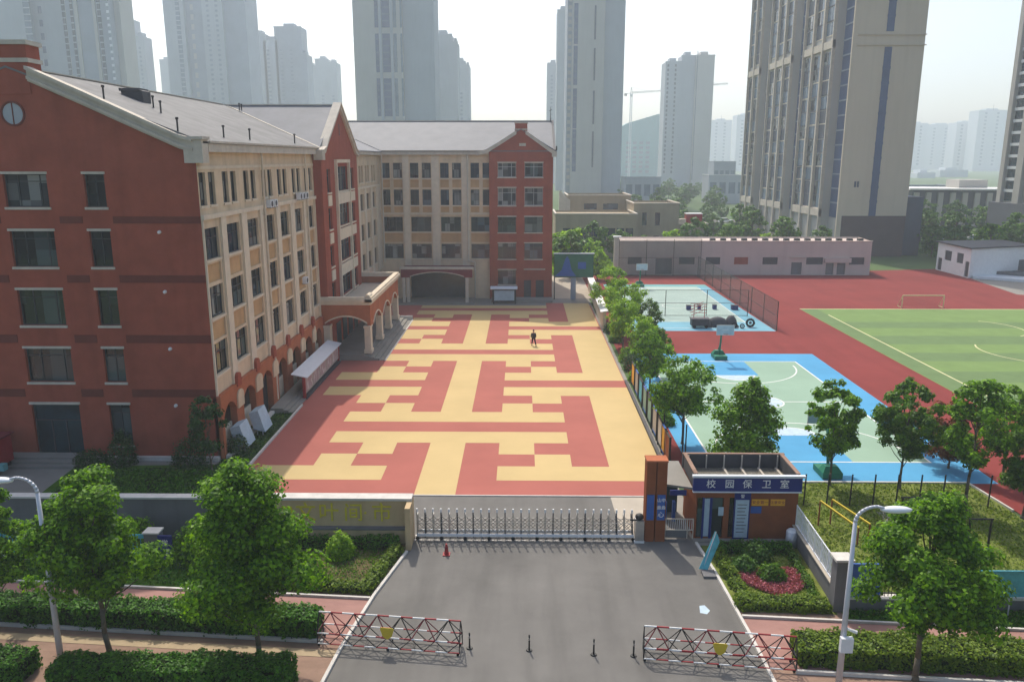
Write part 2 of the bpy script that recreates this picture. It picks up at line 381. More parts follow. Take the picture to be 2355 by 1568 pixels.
def tree(name, label, loc, h, z0, rx, n=9000, ls=.17, seed=1, mat=L1, tr=.11, prof='cone', group=None, lean=(0, 0), clusters=80, cat='tree', bark='bark', spread=.17, ry=None):
    t = thing(name, label, cat, (loc[0], loc[1], loc[2] if len(loc) > 2 else 0), group); x, y, zz = WL[t.name]
    rz = (h-z0)/2; c = (x+lean[0], y+lean[1], zz+z0+rz)
    (vf, C) = crown(c, rx, rz, n, ls, seed, prof, clusters, ry, spread)
    b = MB(); rnd = random.Random(seed); top = Vector((c[0], c[1], c[2]+rz*.45)); p0 = Vector((x, y, zz-.05)); pts = []; m_ = 6
    for i in range(m_+1):
        f = i/m_; pts.append(p0.lerp(top, f)+Vector((rnd.uniform(-1, 1), rnd.uniform(-1, 1), 0))*.05*h*.12*(1 if 0 < i < m_ else 0))
    b.path(pts, [tr*(1-.78*i/m_) for i in range(m_+1)], 8); b.cyl(p0, p0+Vector((0, 0, .25)), tr*1.5, tr, 8)
    for k in rnd.sample(range(len(C)), min(14, len(C))):
        e = Vector(C[k]); f = min(.95, max(.3, (e.z-zz-rz*.5)/(top.z-zz))); s0 = p0.lerp(top, f*.85)
        mid = s0.lerp(e, .5)+Vector((0, 0, -.06*rx)); b.path([s0, mid, e], [tr*.36, tr*.24, tr*.08], 5)
    obj('trunk', b, bark, t, True); obj('crown', vf, mat, t)
    return t
def bush(name, label, loc, rx, ry, h, n=1200, ls=.09, seed=1, mat=L2, group=None, cat='shrub'):
    t = thing(name, label, cat, loc, group); rng = np.random.default_rng(seed)
    d = rng.normal(size=(n, 3)); d /= np.linalg.norm(d, axis=1)[:, None]; d[:, 2] = np.abs(d[:, 2])
    bump = 1+.13*np.sin(d[:, 0]*5+seed)*np.cos(d[:, 1]*6+seed*2)+.12*rng.normal(size=n)*.6
    P = d*np.array([rx, ry, h])*(bump*(.78+.22*rng.random(n)))[:, None]+np.array(loc)
    vf = leafquads(P, d+np.array([0, 0, .3]), ls*(.6+.8*rng.random(n)), rng)
    st = MB(); 
    for k in range(5):
        a = k*1.3+seed; st.cyl((loc[0], loc[1], loc[2]-.02), (loc[0]+math.cos(a)*rx*.5, loc[1]+math.sin(a)*ry*.5, loc[2]+h*.7), .03, .012, 5)
    obj('stems', st, 'bark', t); obj('foliage', vf, mat, t)
    return t
def hedge(name, label, p, q, wd, h, n, ls=.085, seed=1, mat=L2, group=None, core='dgrass', zb=0):
    """clipped hedge from p to q (front edge), wd deep away from the camera"""
    p = np.array(p, float); q = np.array(q, float); L = np.linalg.norm(q-p); u = (q-p)/L; v = np.array([-u[1], u[0]])
    if v[1] < 0: v = -v
    t = thing(name, label, 'hedge', (*((p+q)/2+v*wd/2), zb), group); rng = np.random.default_rng(seed)
    A_ = np.array([L*wd, L*h, L*h*.5, wd*h*1.2, wd*h*1.2]); k = rng.choice(5, n, p=A_/A_.sum())
    s = rng.random(n)*L; d = rng.random(n)*wd; z = rng.random(n)*h; N_ = np.zeros((n, 3))
    V3 = np.array([v[0], v[1], 0]); U3 = np.array([u[0], u[1], 0])
    z = np.where(k == 0, h, z); N_[k == 0] = (0, 0, 1); d = np.where(k == 1, 0, np.where(k == 2, wd, d)); N_[k == 1] = -V3; N_[k == 2] = V3
    s = np.where(k == 3, 0, np.where(k == 4, L, s)); N_[k == 3] = -U3; N_[k == 4] = U3
    wob = .055*np.sin(s*2.1+seed)+.05*np.sin(s*5.3+d*3)+.03*np.sin(s*11+z*9)
    P = np.stack([p[0]+u[0]*s+v[0]*d, p[1]+u[1]*s+v[1]*d, z+zb], 1)+N_*(wob+rng.normal(size=n)*.055-.01)[:, None]
    P[:, 2] += .03*np.sin(s*.9+seed)*(z/h); P[:, 2] = np.maximum(P[:, 2], zb+.02)
    vf = leafquads(P, N_+np.array([0, 0, .35]), ls*(.6+.8*rng.random(n)), rng)
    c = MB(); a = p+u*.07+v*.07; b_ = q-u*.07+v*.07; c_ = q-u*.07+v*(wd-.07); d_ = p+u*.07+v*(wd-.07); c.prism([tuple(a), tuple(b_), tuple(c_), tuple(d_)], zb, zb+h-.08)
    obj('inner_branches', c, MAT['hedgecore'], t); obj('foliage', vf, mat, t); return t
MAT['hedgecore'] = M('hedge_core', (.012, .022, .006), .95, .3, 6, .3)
def tufts(name, label, cat, poly, n, ls, seed, mat, zb=.0, hh=.06):
    rng = np.random.default_rng(seed); xs = [a for a, b in poly]; ys = [b for a, b in poly]; P = []
    def inside(x, y):
        c = np.zeros(len(x), bool); j = len(poly)-1
        for i in range(len(poly)):
            xi, yi = poly[i]; xj, yj = poly[j]
            with np.errstate(all='ignore'): c ^= ((yi > y) != (yj > y)) & (x < (xj-xi)*(y-yi)/((yj-yi) if yj != yi else 1e-9)+xi)
            j = i
        return c
    x = rng.uniform(min(xs), max(xs), n*2); y = rng.uniform(min(ys), max(ys), n*2); k = inside(x, y); x = x[k][:n]; y = y[k][:n]; m = len(x)
    dens = .5+.5*np.sin(x*1.7+seed)*np.cos(y*2.3); keep = rng.random(m) < .45+.55*dens; x = x[keep]; y = y[keep]; m = len(x)
    P = np.stack([x, y, zb+.02+rng.random(m)*hh], 1); N_ = rng.normal(size=(m, 3))*.8+np.array([0, -.2, .7])
    o = obj(name, leafquads(P, N_, ls*(.5+rng.random(m)), rng), mat); return tag(o, label, cat, None, 'stuff')

# ================================================================== GROUND
def sheet(name, poly, z, m): 
    b = MB(); b.q([(x, y, z) for x, y in poly]); return struct(name, b, m)
def rect(x0, y0, x1, y1): return [(x0, y0), (x1, y0), (x1, y1), (x0, y1)]
g = MB(); g.q([(-2500, -60, -.06), (2500, -60, -.06), (2500, 4200, -.06), (-2500, 4200, -.06)]); struct('ground', g, 'terrain')
sheet('street_paving', [(-60, 20), (60, 20), (60, 30.2), (-60, 40.2)], -.02, 'earth')
def sl_(x): return 34.15-.075*(x+8.7)            # back edge of the sidewalk, the street runs a little askew
sheet('sidewalk', [(-60, sl_(-60)-3.6), (60, sl_(60)-3.6), (60, sl_(60)), (-60, sl_(-60))], -.012, 'bricks')
sheet('tactile_paving', [(-60, sl_(-60)-4.55), (-7.6, sl_(-7.6)-4.55), (-7.6, sl_(-7.6)-4.05), (-60, sl_(-60)-4.05)], -.006, 'blind')
drive = [(-8.3, 20), (10.1, 20), (10.0, 31.4), (9.75, 36.6), (9.45, 40.2), (8.6, 46.02), (-6.9, 46.02), (-6.9, 40.2), (-6.05, 39.6), (-6.05, 38.75), (-7.0, 34.4), (-7.7, 30.1)]
sheet('driveway', drive, 0.0, 'asphalt')
sheet('gate_apron', [(5.6, 40.9), (7.7, 40.9), (7.7, 46.0), (4.4+1.1, 46.0)], .004, 'pale')
k = MB()
for a, b in zip([(10.15, 26.0), (10.05, 31.3), (9.8, 36.6), (9.5, 39.9)][:-1], [(10.05, 31.3), (9.8, 36.6), (9.5, 39.9)]): k.bar((*a, .04), (*b, .04), .14, .16)
for a, b in zip([(-8.1, 26.0), (-7.72, 30.1), (-7.05, 34.4)], [(-7.72, 30.1), (-7.05, 34.4), (-6.1, 38.7)]): k.bar((*a, .04), (*b, .04), .14, .16)
struct('drive_kerb', k, 'kerb')
k = MB()
k.bar((-60, sl_(-60)+.06, .03), (-7.2, sl_(-7.2)+.06, .03), .12, .14); k.bar((10.1, sl_(10.1)+.06, .03), (60, sl_(60)+.06, .03), .12, .14)
for x0, x1, f in ((-60, -8.6, 3.55), (11.2, 60, 3.9)): k.bar((x0, sl_(x0)-f, .05), (x1, sl_(x1)-f, .05), .12, .16)
struct('sidewalk_kerb', k, 'kerb')
sheet('yard_paving', rect(-60, 40.2, -6.9, 52), -.01, 'concrete')
sheet('courtyard_paving', rect(-21, 46.05, 10, 142), -.004, 'concrete')
# courtyard carpet: red sheet with yellow fret cells
YR = [46.1,48.5,50.95,53.2,55.5,57.95,60.3,62.85,65.25,67.55,70.25,72.55,75.3,77.6,79.9,82.8,84.9,87.85,90.25,92.4,95.4,97.5,100.4,102.8,105.2,107.9,109.9,111.9]
XC = [-18.5,-14.25,-11.7,-9.2,-6.73,-4.15,-1.65,.9,3.42,5.95,9.6]
PAT = """RRRRYRRRRR YYYRYRYYYY RYRRYRRYRY RRYRYRYRRY RYYYYYYYRY RRRRRRRRRY RYYYYYYYRY RRYRYRYRRY RYRRYRRYRY YYYRYRYYYY RRRRYRRRRR
YYYRYRYYYY RYRRYRRYRY RRYRYRYRRY RYYYYYYYRY RRRRRRRRRY RYYYYYYYRY RRYRYRYRRY RYRRYRRYRY RYYRYRYYYY RRRRYRRRRR RYYRYRYYYY RYRRYRRYRY RRYRYRYRRY RYYYYYYYRY RRRRRRRRRY RYYYYYYYRY""".split()
sheet('courtyard_red_paint', [(-18.45, 46.1), (9.6, 46.1), (9.75, 112), (5.95, 114.1), (3.42, 114.1), (3.42, 112), (-20.9, 112), (-20.9, 64.6), (-18.6, 64.6)], 0.0, 'red')
yb = MB()
for r_, row in enumerate(PAT):
    c0 = None
    for c_ in range(11):
        y = c_ < 10 and row[c_] == 'Y'
        if y and c0 is None: c0 = c_
        if not y and c0 is not None:
            xa = XC[c0] if c0 else -17.7; yb.q([(xa, YR[r_], .004), (XC[c_], YR[r_], .004), (XC[c_], YR[r_+1], .004), (xa, YR[r_+1], .004)]); c0 = None
yb.q([(5.95, 111.9, .004), (9.6, 111.9, .004), (9.6, 114, .004), (5.95, 114, .004)])
struct('courtyard_yellow_paint', yb, 'yell')
sheet('side_paving', rect(4.6, 118.0, 10.6, 141), .004, 'pale')
b = MB(); b.bar((-18.56, 46.05, .05), (-18.66, 64.4, .05), .14, .2); b.bar((-18.5, 46.02, .02), (9.6, 46.02, .02), .1, .08); struct('courtyard_kerb', b, 'kerb')
# sports ground
sheet('running_track', [(10.4, 47.5), (28.9, 48.3), (29.4, 44.2), (29.6, 20), (120, 20), (120, 100), (77.5, 121), (80, 152), (32, 142.9), (10.4, 142.9)], .0, 'track')
sheet('verge', [(15.0, 33.6), (29.3, 33.2), (29.1, 44.3), (28.75, 48.35), (10.6, 48.3), (10.6, 44.5), (15.2, 44.5)], .004, 'grass')
sheet('blue_court', [(11.4, 48.35), (30.75, 48.35), (31.15, 83.4), (11.4, 83.4)], .006, 'blue')
sheet('mint_court', rect(13.2, 52.0, 28.2, 80.0), .010, 'mint')
sheet('court_key_paint', rect(18.4, 74.6, 22.9, 80.0), .014, 'blue')
sheet('court_key_paint', rect(18.4, 52.0, 22.9, 57.4), .014, 'blue')
def ring(mb, cx, cy, r, w_, z, a0=0, a1=360, n=40):
    for i in range(n):
        t0 = R(a0+(a1-a0)*i/n); t1 = R(a0+(a1-a0)*(i+1)/n)
        mb.q([(cx+math.cos(t)*q, cy+math.sin(t)*q, z) for t, q in ((t0, r-w_/2), (t0, r+w_/2), (t1, r+w_/2), (t1, r-w_/2))])
def lrect(mb, x0, y0, x1, y1, w_, z):
    for a in (rect(x0-w_/2, y0-w_/2, x1+w_/2, y0+w_/2), rect(x0-w_/2, y1-w_/2, x1+w_/2, y1+w_/2), rect(x0-w_/2, y0+w_/2, x0+w_/2, y1-w_/2), rect(x1-w_/2, y0+w_/2, x1+w_/2, y1-w_/2)): mb.q([(x, y, z) for x, y in a])
b = MB(); lrect(b, 13.2, 52, 28.2, 80, .13, .018); ring(b, 20.7, 66, 1.8, .13, .018); b.q([(x, y, .020) for x, y in rect(13.3, 65.93, 28.1, 66.07)])
for cy, a in ((78.4, 180), (53.6, 0)): ring(b, 20.7, cy, 6.75, .13, .019, a, a+180)
for cy, a in ((74.6, 180), (57.4, 0)): ring(b, 20.65, cy, 1.8, .12, .022, a, a+180)
struct('court_lines', b, 'line')
b = MB(); ring(b, 20.65, 57.4, .95, 1.7, .016, 0, 180); ring(b, 20.65, 74.6, .95, 1.7, .016, 180, 360); ring(b, 20.7, 66, .9, 1.6, .016); struct('court_circle_paint', b, 'paper')
sheet('netted_court_surround', [(13.5, 95.0), (30.9, 95.0), (30.4, 131.8), (13.5, 131.8)], .006, 'blue2')
sheet('netted_court', rect(15, 100.5, 28.6, 129.5), .010, 'mint2')
sheet('netted_court_back', rect(13.5, 129.5, 30.4, 131.8), .010, 'tealp')
b = MB(); lrect(b, 15, 96.8, 28.6, 128, .12, .016); ring(b, 21.8, 112, 1.8, .12, .018); struct('netted_court_lines', b, 'line')
b = MB(); b.q([(x, y, .006) for x, y in rect(38.75, 63.6, 110, 109.9)]); struct('field_turf', b, 'gr1')
b = MB()
for y0, y1 in ((97, 100.8), (88.2, 92.6), (80.4, 84.1), (72.3, 76.3), (64.0, 68.3)): b.q([(x, y, .010) for x, y in rect(41.2, y0, 110, y1)])
b.q([(x, y, .009) for x, y in rect(38.9, 64, 41.1, 109.6)])
struct('field_turf_stripes', b, 'gr2')
b = MB()
b.q([(x, y, .014) for x, y in rect(41.05, 68.0, 41.22, 105.5)]); b.q([(x, y, .014) for x, y in rect(38.75, 109.7, 110, 109.95)])
ring(b, 56.3, 97, 5.2, .16, .016, 300, 420, 20); ring(b, 56.5, 85, 6.2, .16, .016, 150, 290, 24)
struct('field_lines', b, 'liney')
sheet('stadium_apron', [(76.5, 122.5), (120, 101), (140, 130), (84, 150), (78.5, 139)], .004, 'concrete')
sheet('garden_soil', [(-14.5, 35.0), (-7.15, 34.4), (-6.15, 38.9), (-6.3, 39.6), (-14.5, 39.6)], .004, 'soil')
sheet('garden_soil', [(10.0, 33.25), (14.55, 33.05), (15.0, 39.4), (9.75, 39.7), (9.85, 36.6)], .004, 'grass')
sheet('gatehouse_apron', [(9.45, 39.7), (15.0, 39.5), (15.4, 46), (8.6, 46), (9.4, 40.3)], .008, 'concrete')
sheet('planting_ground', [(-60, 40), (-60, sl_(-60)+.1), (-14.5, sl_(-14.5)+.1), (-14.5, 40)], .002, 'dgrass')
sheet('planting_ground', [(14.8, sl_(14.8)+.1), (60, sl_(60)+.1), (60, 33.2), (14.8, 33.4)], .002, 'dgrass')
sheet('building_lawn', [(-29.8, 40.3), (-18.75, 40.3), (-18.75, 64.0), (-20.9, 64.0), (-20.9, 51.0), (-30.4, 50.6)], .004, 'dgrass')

# ================================================================== SCHOOL BUILDING
XW = -20.95; YG = 52.0; YF = 118.0; YB = 138.0
sch = thing('school_building', 'L-shaped red and cream five-storey school building with pale pitched roofs around the patterned courtyard', 'school building', (-30, 75, 0))
side = Pl((XW, 0), (0, 1), (1, 0)); gab = Pl((0, YG), (1, 0), (0, -1)); farp = Pl((0, YF), (1, 0), (0, -1)); RZ = Pl((0, YF-.55), (1, 0), (0, -1))
bays = [52.2, 56.3, 60.6, 64.8, 69.0, 73.4, 77.6]; rows = [(13.8, 15.9), (9.85, 12.0), (5.9, 8.1)]; TOP = (17.4, 19.55)
ops = []
for b_ in bays:
    ops += [(b_, b_+1.1, *TOP), (b_+1.6, b_+2.7, *TOP)] + [(b_, b_+2.65, *r) for r in rows] + [(b_+.02, b_+2.6, 12.25, 13.5), (b_+.02, b_+2.6, 8.3, 9.6)]
wl = MB(); facade(wl, side, YG, 81, 4.2, 21.0, ops, .24); obj('cream_wall', wl, 'cream', sch)
wl = MB()
bays2 = [99.6, 103.6, 107.8, 112.2]; ops2 = []
for b_ in bays2: ops2 += [(b_, b_+1.1, *TOP), (b_+1.6, b_+2.7, *TOP)] + [(b_, b_+2.65, *r) for r in rows]
facade(wl, side, 98.5, YF, 0, 21.4, ops2, .24)
fx = [-20.6, -16.4, -12.0, -7.57]; opf = []
for x in fx:
    opf += [(x, x+1.25, 17.7, 19.85), (x+1.75, x+3.05, 17.7, 19.85), (x, x+1.25, 13.8, 16.05), (x+1.75, x+3.05, 13.8, 16.05),
            (x, x+1.25, 16.35, 17.45), (x+1.75, x+3.05, 16.35, 17.45), (x, x+1.25, 12.75, 13.6), (x+1.75, x+3.05, 12.75, 13.6),
            (x, x+2.95, 9.95, 12.1), (x, x+2.95, 6.0, 8.15), (x, x+2.95, 8.4, 9.7)]
facade(wl, farp, XW, -4.8, 0, 21.4, opf, .22); obj('cream_wall', wl, 'cream', sch)
# recessed tan spandrels
sp = MB()
for b_ in bays:
    for a, c in ((12.25, 13.5), (8.3, 9.6)): sp.q([side.P(b_, a, -.12), side.P(b_+2.65, a, -.12), side.P(b_+2.65, c, -.12), side.P(b_, c, -.12)])
for x in fx:
    for (u0, u1, a, c) in ((x, x+1.25, 16.35, 17.45), (x+1.75, x+3.05, 16.35, 17.45), (x, x+1.25, 12.75, 13.6), (x+1.75, x+3.05, 12.75, 13.6), (x, x+2.95, 8.4, 9.7)):
        sp.q([farp.P(u0, a, -.1), farp.P(u1, a, -.1), farp.P(u1, c, -.1), farp.P(u0, c, -.1)])
each('spandrel_panel', sp, 'tan', sch)
# pilasters, string course
pi_ = MB()
for i, b_ in enumerate(bays):
    u = b_+2.65+.25; e = (bays[i+1] if i < 6 else 80.9)-.25
    side.bx(pi_, u, e, 4.3, 16.5, 0, .16)
side.bx(pi_, YG+.05, YG+.22, 4.3, 16.5, 0, .1)
side.bx(pi_, YG+.02, 80.95, 16.5, 16.8, 0, .2); side.bx(pi_, YG+.02, 80.95, 19.75, 19.95, 0, .06)
for x0, x1 in zip([-20.95]+[x+3.15 for x in fx[:-1]]+[-4.45+.0], [x-.15 for x in fx]+[-4.81]):
    if x1 > x0: farp.bx(pi_, x0, x1, 4.6, 21.0, 0, .14)
farp.bx(pi_, XW, -4.81, 12.45, 12.66, 0, .2)
for b_, e in zip([98.5]+[q+2.85 for q in bays2], [q-.2 for q in bays2]+[117.9]): side.bx(pi_, b_, e, 4.6, 16.6, 0, .12)
side.bx(pi_, 98.5, 117.9, 16.6, 16.85, 0, .18)
each('pilaster', pi_, 'creamf', sch)
rnd = random.Random(3); gl = ['glass', 'glass', 'glassb', 'glassl']
for i, b_ in enumerate(bays):
    for du in (0, 1.6):
        window(sch, side, b_+du, b_+du+1.1, *TOP, .24, (.5,), None, rnd.choice(['glassl', 'glass']), sillm='creamf')
    for r in rows: window(sch, side, b_, b_+2.65, *r, .24, (.33, .66), .68, rnd.choice(gl), sillm='creamf')
for i, x in enumerate(fx):
    for z0, z1 in ((17.7, 19.85), (13.8, 16.05)):
        for u0, u1 in ((x, x+1.25), (x+1.75, x+3.05)): window(sch, farp, u0, u1, z0, z1, .22, (.5,), .7, rnd.choice(['glassb', 'glassb', 'glassl', 'glass']), sillm='creamf')
    for z0, z1 in ((9.95, 12.1), (6.0, 8.15)): window(sch, farp, x, x+2.95, z0, z1, .22, (.33, .66), .7, rnd.choice(['glassb', 'glass', 'glassl']), sillm='creamf')
f = MB(); gq = MB()     # the wing beyond the bay, small in the view
for o in ops2:
    gq.q([side.P(o[0], o[2], -.2), side.P(o[1], o[2], -.2), side.P(o[1], o[3], -.2), side.P(o[0], o[3], -.2)], 0); side.bx(gq, (o[0]+o[1])/2-.03, (o[0]+o[1])/2+.03, o[2], o[3], -.2, -.13, 1); side.bx(gq, o[0]-.08, o[1]+.08, o[2]-.16, o[2]-.003, 0, .1, 2)
o = obj('windows', gq, ['glass', 'frame', 'creamf'], sch); o['kind'] = 'stuff'

# --- front gable wall (red), with its windows
RX = -32.4; RH = 26.2; EH = 21.1; XL = -44.0
gops = [(-33.6, -30.75, 17.35, 19.45), (-33.65, -30.7, 13.45, 15.8), (-33.7, -30.65, 9.5, 11.9), (-33.75, -30.6, 5.55, 7.9), (-33.8, -30.5, 0.25, 3.95),
        (-28.35, -27.0, 17.35, 19.45), (-28.4, -27.0, 13.45, 15.8), (-28.4, -27.0, 9.5, 11.9), (-28.4, -27.0, 5.55, 7.9), (-28.45, -27.0, 1.0, 3.95)]
gw = MB(); facade(gw, gab, XL, XW, 0, EH, gops, .3)
gw.q([gab.P(XL, EH), gab.P(XW, EH), gab.P(XW, EH+.3), gab.P(RX, RH), gab.P(XL, EH+.3)])
side.bx(gw, YG-.0, YG+.02, 0, 4.2, 0, 0)
gw.q([(XW, YG, 0), (XW+.02, YG, 0), (XW+.02, YG+.02, 0), (XW, YG+.02, 0)])
obj('gable_wall', gw, 'brick', sch)
for i, o in enumerate(gops):
    if i == 4: continue
    wide = o[1]-o[0] > 2
    window(sch, gab, *o[:2], *o[2:], .3, (.3, .8) if wide else (.5,), .78, 'glass' if i not in (0,) else 'glassl', head=True, sillm='trim')
d = obj('entrance', (lambda m_: (gab.bx(m_, -33.8, -33.7, .25, 3.95, -.3, -.2), gab.bx(m_, -30.6, -30.5, .25, 3.95, -.3, -.2), gab.bx(m_, -33.7, -30.6, 3.85, 3.95, -.3, -.2), gab.bx(m_, -33.7, -30.6, 2.7, 2.8, -.3, -.21), [gab.bx(m_, u, u+.08, .25, 2.7, -.3, -.21) for u in (-32.7, -31.7)], m_)[-1])(MB()), 'dgrey', sch)
q_ = MB(); q_.q([gab.P(-33.75, .25, -.28), gab.P(-30.55, .25, -.28), gab.P(-30.55, 3.9, -.28), gab.P(-33.75, 3.9, -.28)]); obj('pane', q_, 'tealg', d)
q_ = MB(); gab.bx(q_, -33.9, -30.4, 3.96, 4.12, 0, .1); obj('lintel', q_, 'trim', d)
bd = MB()
for z0, z1 in ((16.3, 16.75), (12.4, 12.9), (8.3, 8.85), (4.5, 5.05)):
    gab.bx(bd, -30.2, -28.7, z0, z1, 0, .04); gab.bx(bd, -26.7, XW-.01, z0, z1, 0, .04); gab.bx(bd, XL, -34.1, z0, z1, 0, .04)
each('dark_band', bd, 'band', sch)
for u, z in ((A(367, 534, 52)), (A(380, 671, 52)), (A(392, 802, 52)), (A(405, 932, 52))):
    v_ = MB(); v_.cyl(gab.P(u, z, 0), gab.P(u, z, .14), .12, .1, 12); v_.ball(gab.P(u, z-.02, .12), .1, .08, .1); obj('wall_vent', v_, 'white', sch)
# round window
cx, cz = -32.35, 23.2; rw = MB(); n = 28
for i in range(n):
    a0, a1 = 2*math.pi*i/n, 2*math.pi*(i+1)/n
    for r0, r1, d0, d1 in ((.78, .66, .06, .06), (.66, .66, .06, .0), (.78, .78, 0, .06)):
        rw.q([gab.P(cx+math.cos(a0)*r0, cz+math.sin(a0)*r0, d0), gab.P(cx+math.cos(a1)*r0, cz+math.sin(a1)*r0, d0), gab.P(cx+math.cos(a1)*r1, cz+math.sin(a1)*r1, d1), gab.P(cx+math.cos(a0)*r1, cz+math.sin(a0)*r1, d1)])
gab.bx(rw, cx-.03, cx+.03, cz-.66, cz+.66, .02, .05)
o = obj('round_window', rw, 'band', sch); q_ = MB(); q_.q([gab.P(cx+math.cos(2*math.pi*i/n)*.67, cz+math.sin(2*math.pi*i/n)*.67, .012) for i in range(n)]); obj('pane', q_, 'tw1', o)
# gable coping: heavy beige moulding following the roof slope
def coping(mb, pl, pts, hh, d0, d1, off=0):
    for (u0, z0), (u1, z1) in zip(pts, pts[1:]):
        mb.extr([(u0, z0-hh+off), (u1, z1-hh+off), (u1, z1+off), (u0, z0+off)], pl, d0, d1)
cp_ = MB(); pr = [(-31.0, 25.95), (-27.6, 24.45), (-24.2, 22.9), (-21.85, 21.85), (-20.95, 21.6)]
coping(cp_, gab, pr, .8, -.3, .3); coping(cp_, gab, pr, .22, -.3, .5, .1); coping(cp_, gab, pr, .18, -.3, .42, -.5)
prL = [(-34.0, 25.95), (-37.4, 24.45), (-40.8, 22.9), (-44.2, 21.6)]; obj('gable_coping', (lambda m: (coping(m, gab, prL, .8, -.3, .3), m)[1])(MB()), 'trim', sch)
gab.bx(cp_, -21.55, -20.35, 20.15, 21.62, -.7, .35); gab.bx(cp_, -21.65, -20.25, 21.6, 21.8, -.8, .45)
obj('gable_coping', cp_, 'trim', sch)
ch = MB(); gab.bx(ch, -34.3, -31.0, 24.4, 27.35, -1.4, .05, 0); gab.bx(ch, -34.45, -30.85, 27.35, 27.62, -1.55, .2, 1); gab.bx(ch, -34.4, -30.9, 26.3, 26.55, -1.5, .12, 1)
obj('chimney', ch, ['brick', 'trim'], sch)
# eaves
ev = MB(); side.bx(ev, YG+.9, 81.2, 20.85, 21.42, -.2, .55); side.bx(ev, YG+.9, 81.2, 21.42, 21.56, -.2, .68)
side.bx(ev, 98.4, YF, 20.95, 21.5, -.2, .5); farp.bx(ev, XW+.5, -4.9, 21.0, 21.52, -.2, .5); farp.bx(ev, XW+.6, -4.95, 21.52, 21.64, -.2, .62)
each('eaves_moulding', ev, 'trim', sch)
# roofs (sheets with thickness)
def slab(mb, pts, t, mi=0):
    mb.q(pts, mi); low = [(x, y, z-t) for x, y, z in pts]; mb.q(low[::-1], mi)
    for i in range(len(pts)): a, b = pts[i], pts[(i+1) % len(pts)]; la, lb = low[i], low[(i+1) % len(pts)]; mb.q([la, lb, b, a], mi)
EX = -20.35; rf = MB(); ZR = 26.1
slab(rf, [(EX, YG-.1, 21.5), (EX, 81.5, 21.5), (-24.1, 84.2, 22.95), (RX, 89.6, ZR), (RX, YG-.1, ZR), (-24.1, YG-.1, 22.95)], .12)
slab(rf, [(RX, YG-.1, ZR), (RX, 128, ZR), (XL-.4, 128, 21.4), (XL-.4, YG-.1, 21.4)], .12)
wr = obj('roof', rf, 'roof', sch)
rf = MB()
slab(rf, [(-20.3, 89.6, ZR-.02), (RX, 89.6, ZR-.01), (-24.1, 84.2, 22.9), (EX, 81.45, 21.4), (-20.3, 81.4, 21.4)], .1)
slab(rf, [(RX, 89.6, ZR-.01), (-20.3, 89.6, ZR-.02), (-20.3, 98.3, 21.4), (EX, 98.3, 21.4)], .1)
slab(rf, [(EX, 98.2, 21.45), (EX, 117.5, 21.45), (RX, 128, ZR-.02), (RX, 89.7, ZR-.02)], .1)
slab(rf, [(EX, 117.4, 21.55), (4.6, 117.4, 21.55), (4.6, 128, ZR+.02), (RX, 128, ZR+.02)], .12)
slab(rf, [(RX, 128, ZR+.02), (4.6, 128, ZR+.02), (4.6, 138.6, 21.5), (XL, 138.6, 21.5)], .12)
obj('roof', rf, 'roofb', sch)
rs = MB()      # ridge caps and sheet seams
rs.bar((RX, YG, ZR+.05), (RX, 89, ZR+.05), .3, .08); rs.bar((RX, 128, ZR+.08), (4.6, 128, ZR+.08), .34, .1); rs.bar((RX, 89.6, ZR+.05), (-20.3, 89.6, ZR+.05), .3, .08)
rs.bar((EX+.02, 81.6, 21.53), (RX, 89.7, ZR+.06), .25, .06)
each('roof_seam', rs, 'trim', wr)
for i, (px, py, x) in enumerate([(240, 236, -27.5), (353, 247, -27), (370, 256, -25.8), (410, 312, -22), (515, 318, -21.4), (575, 324, -21.3), (678, 331, -21.2), (551, 258, -30.5), (556, 258, -30.3)]):
    r_ = ray(px, py); t_ = x/r_[0]; y = r_[1]*t_; z = 21.5+(EX-x)*.385
    v_ = MB(); v_.cyl((x, y, z-.1), (x, y, z+.75), .06, .06, 8); v_.cyl((x, y, z+.72), (x, y, z+.85), .11, .1, 8); obj('vent_pipe', v_, 'black', wr)
rh = MB(); x, y = -29.0, 61.5; rh.extr([(-29.7, 24.6), (-28.1, 24.2), (-28.1, 25.3), (-28.5, 25.5), (-29.7, 25.35)], Pl((0, 61), (1, 0), (0, -1)), -1.3, 0, 0); rh.box(-29.8, 60.9, 25.3, -28.3, 62.4, 25.5, 0)
obj('roof_hatch', rh, 'dgrey', wr)
# down pipes
for y, zb, zt in ((64.35, 0.6, 21), (77.2, .6, 20.9)):
    p = MB(); p.cyl((XW+.28, y, zb), (XW+.28, y, 17), .085, .085, 8); p.cyl((XW+.28, y, 17), (XW+.28, y, zt-.1), .085, .085, 8)
    for z in (4, 8, 12, 16): p.box(XW+.1, y-.13, z, XW+.38, y+.13, z+.08)
    obj('downpipe', p, 'creamf', sch)
p = MB(); p.cyl((-7.0, YF-.7, 0.2), (-7.0, YF-.7, 5.5), .09, .09, 8); p.cyl((-8.0, YF-.3, 5.5), (-8.0, YF-.3, 21), .09, .09, 8); p.cyl((-7.0, YF-.7, 5.5), (-8.0, YF-.3, 5.7), .09, .09, 8); obj('downpipe', p, 'trim', sch)
p = MB(); p.cyl((-20.4, YF-.5, 5.5), (-20.4, YF-.5, 21), .1, .1, 8); obj('downpipe', p, 'trim', sch)

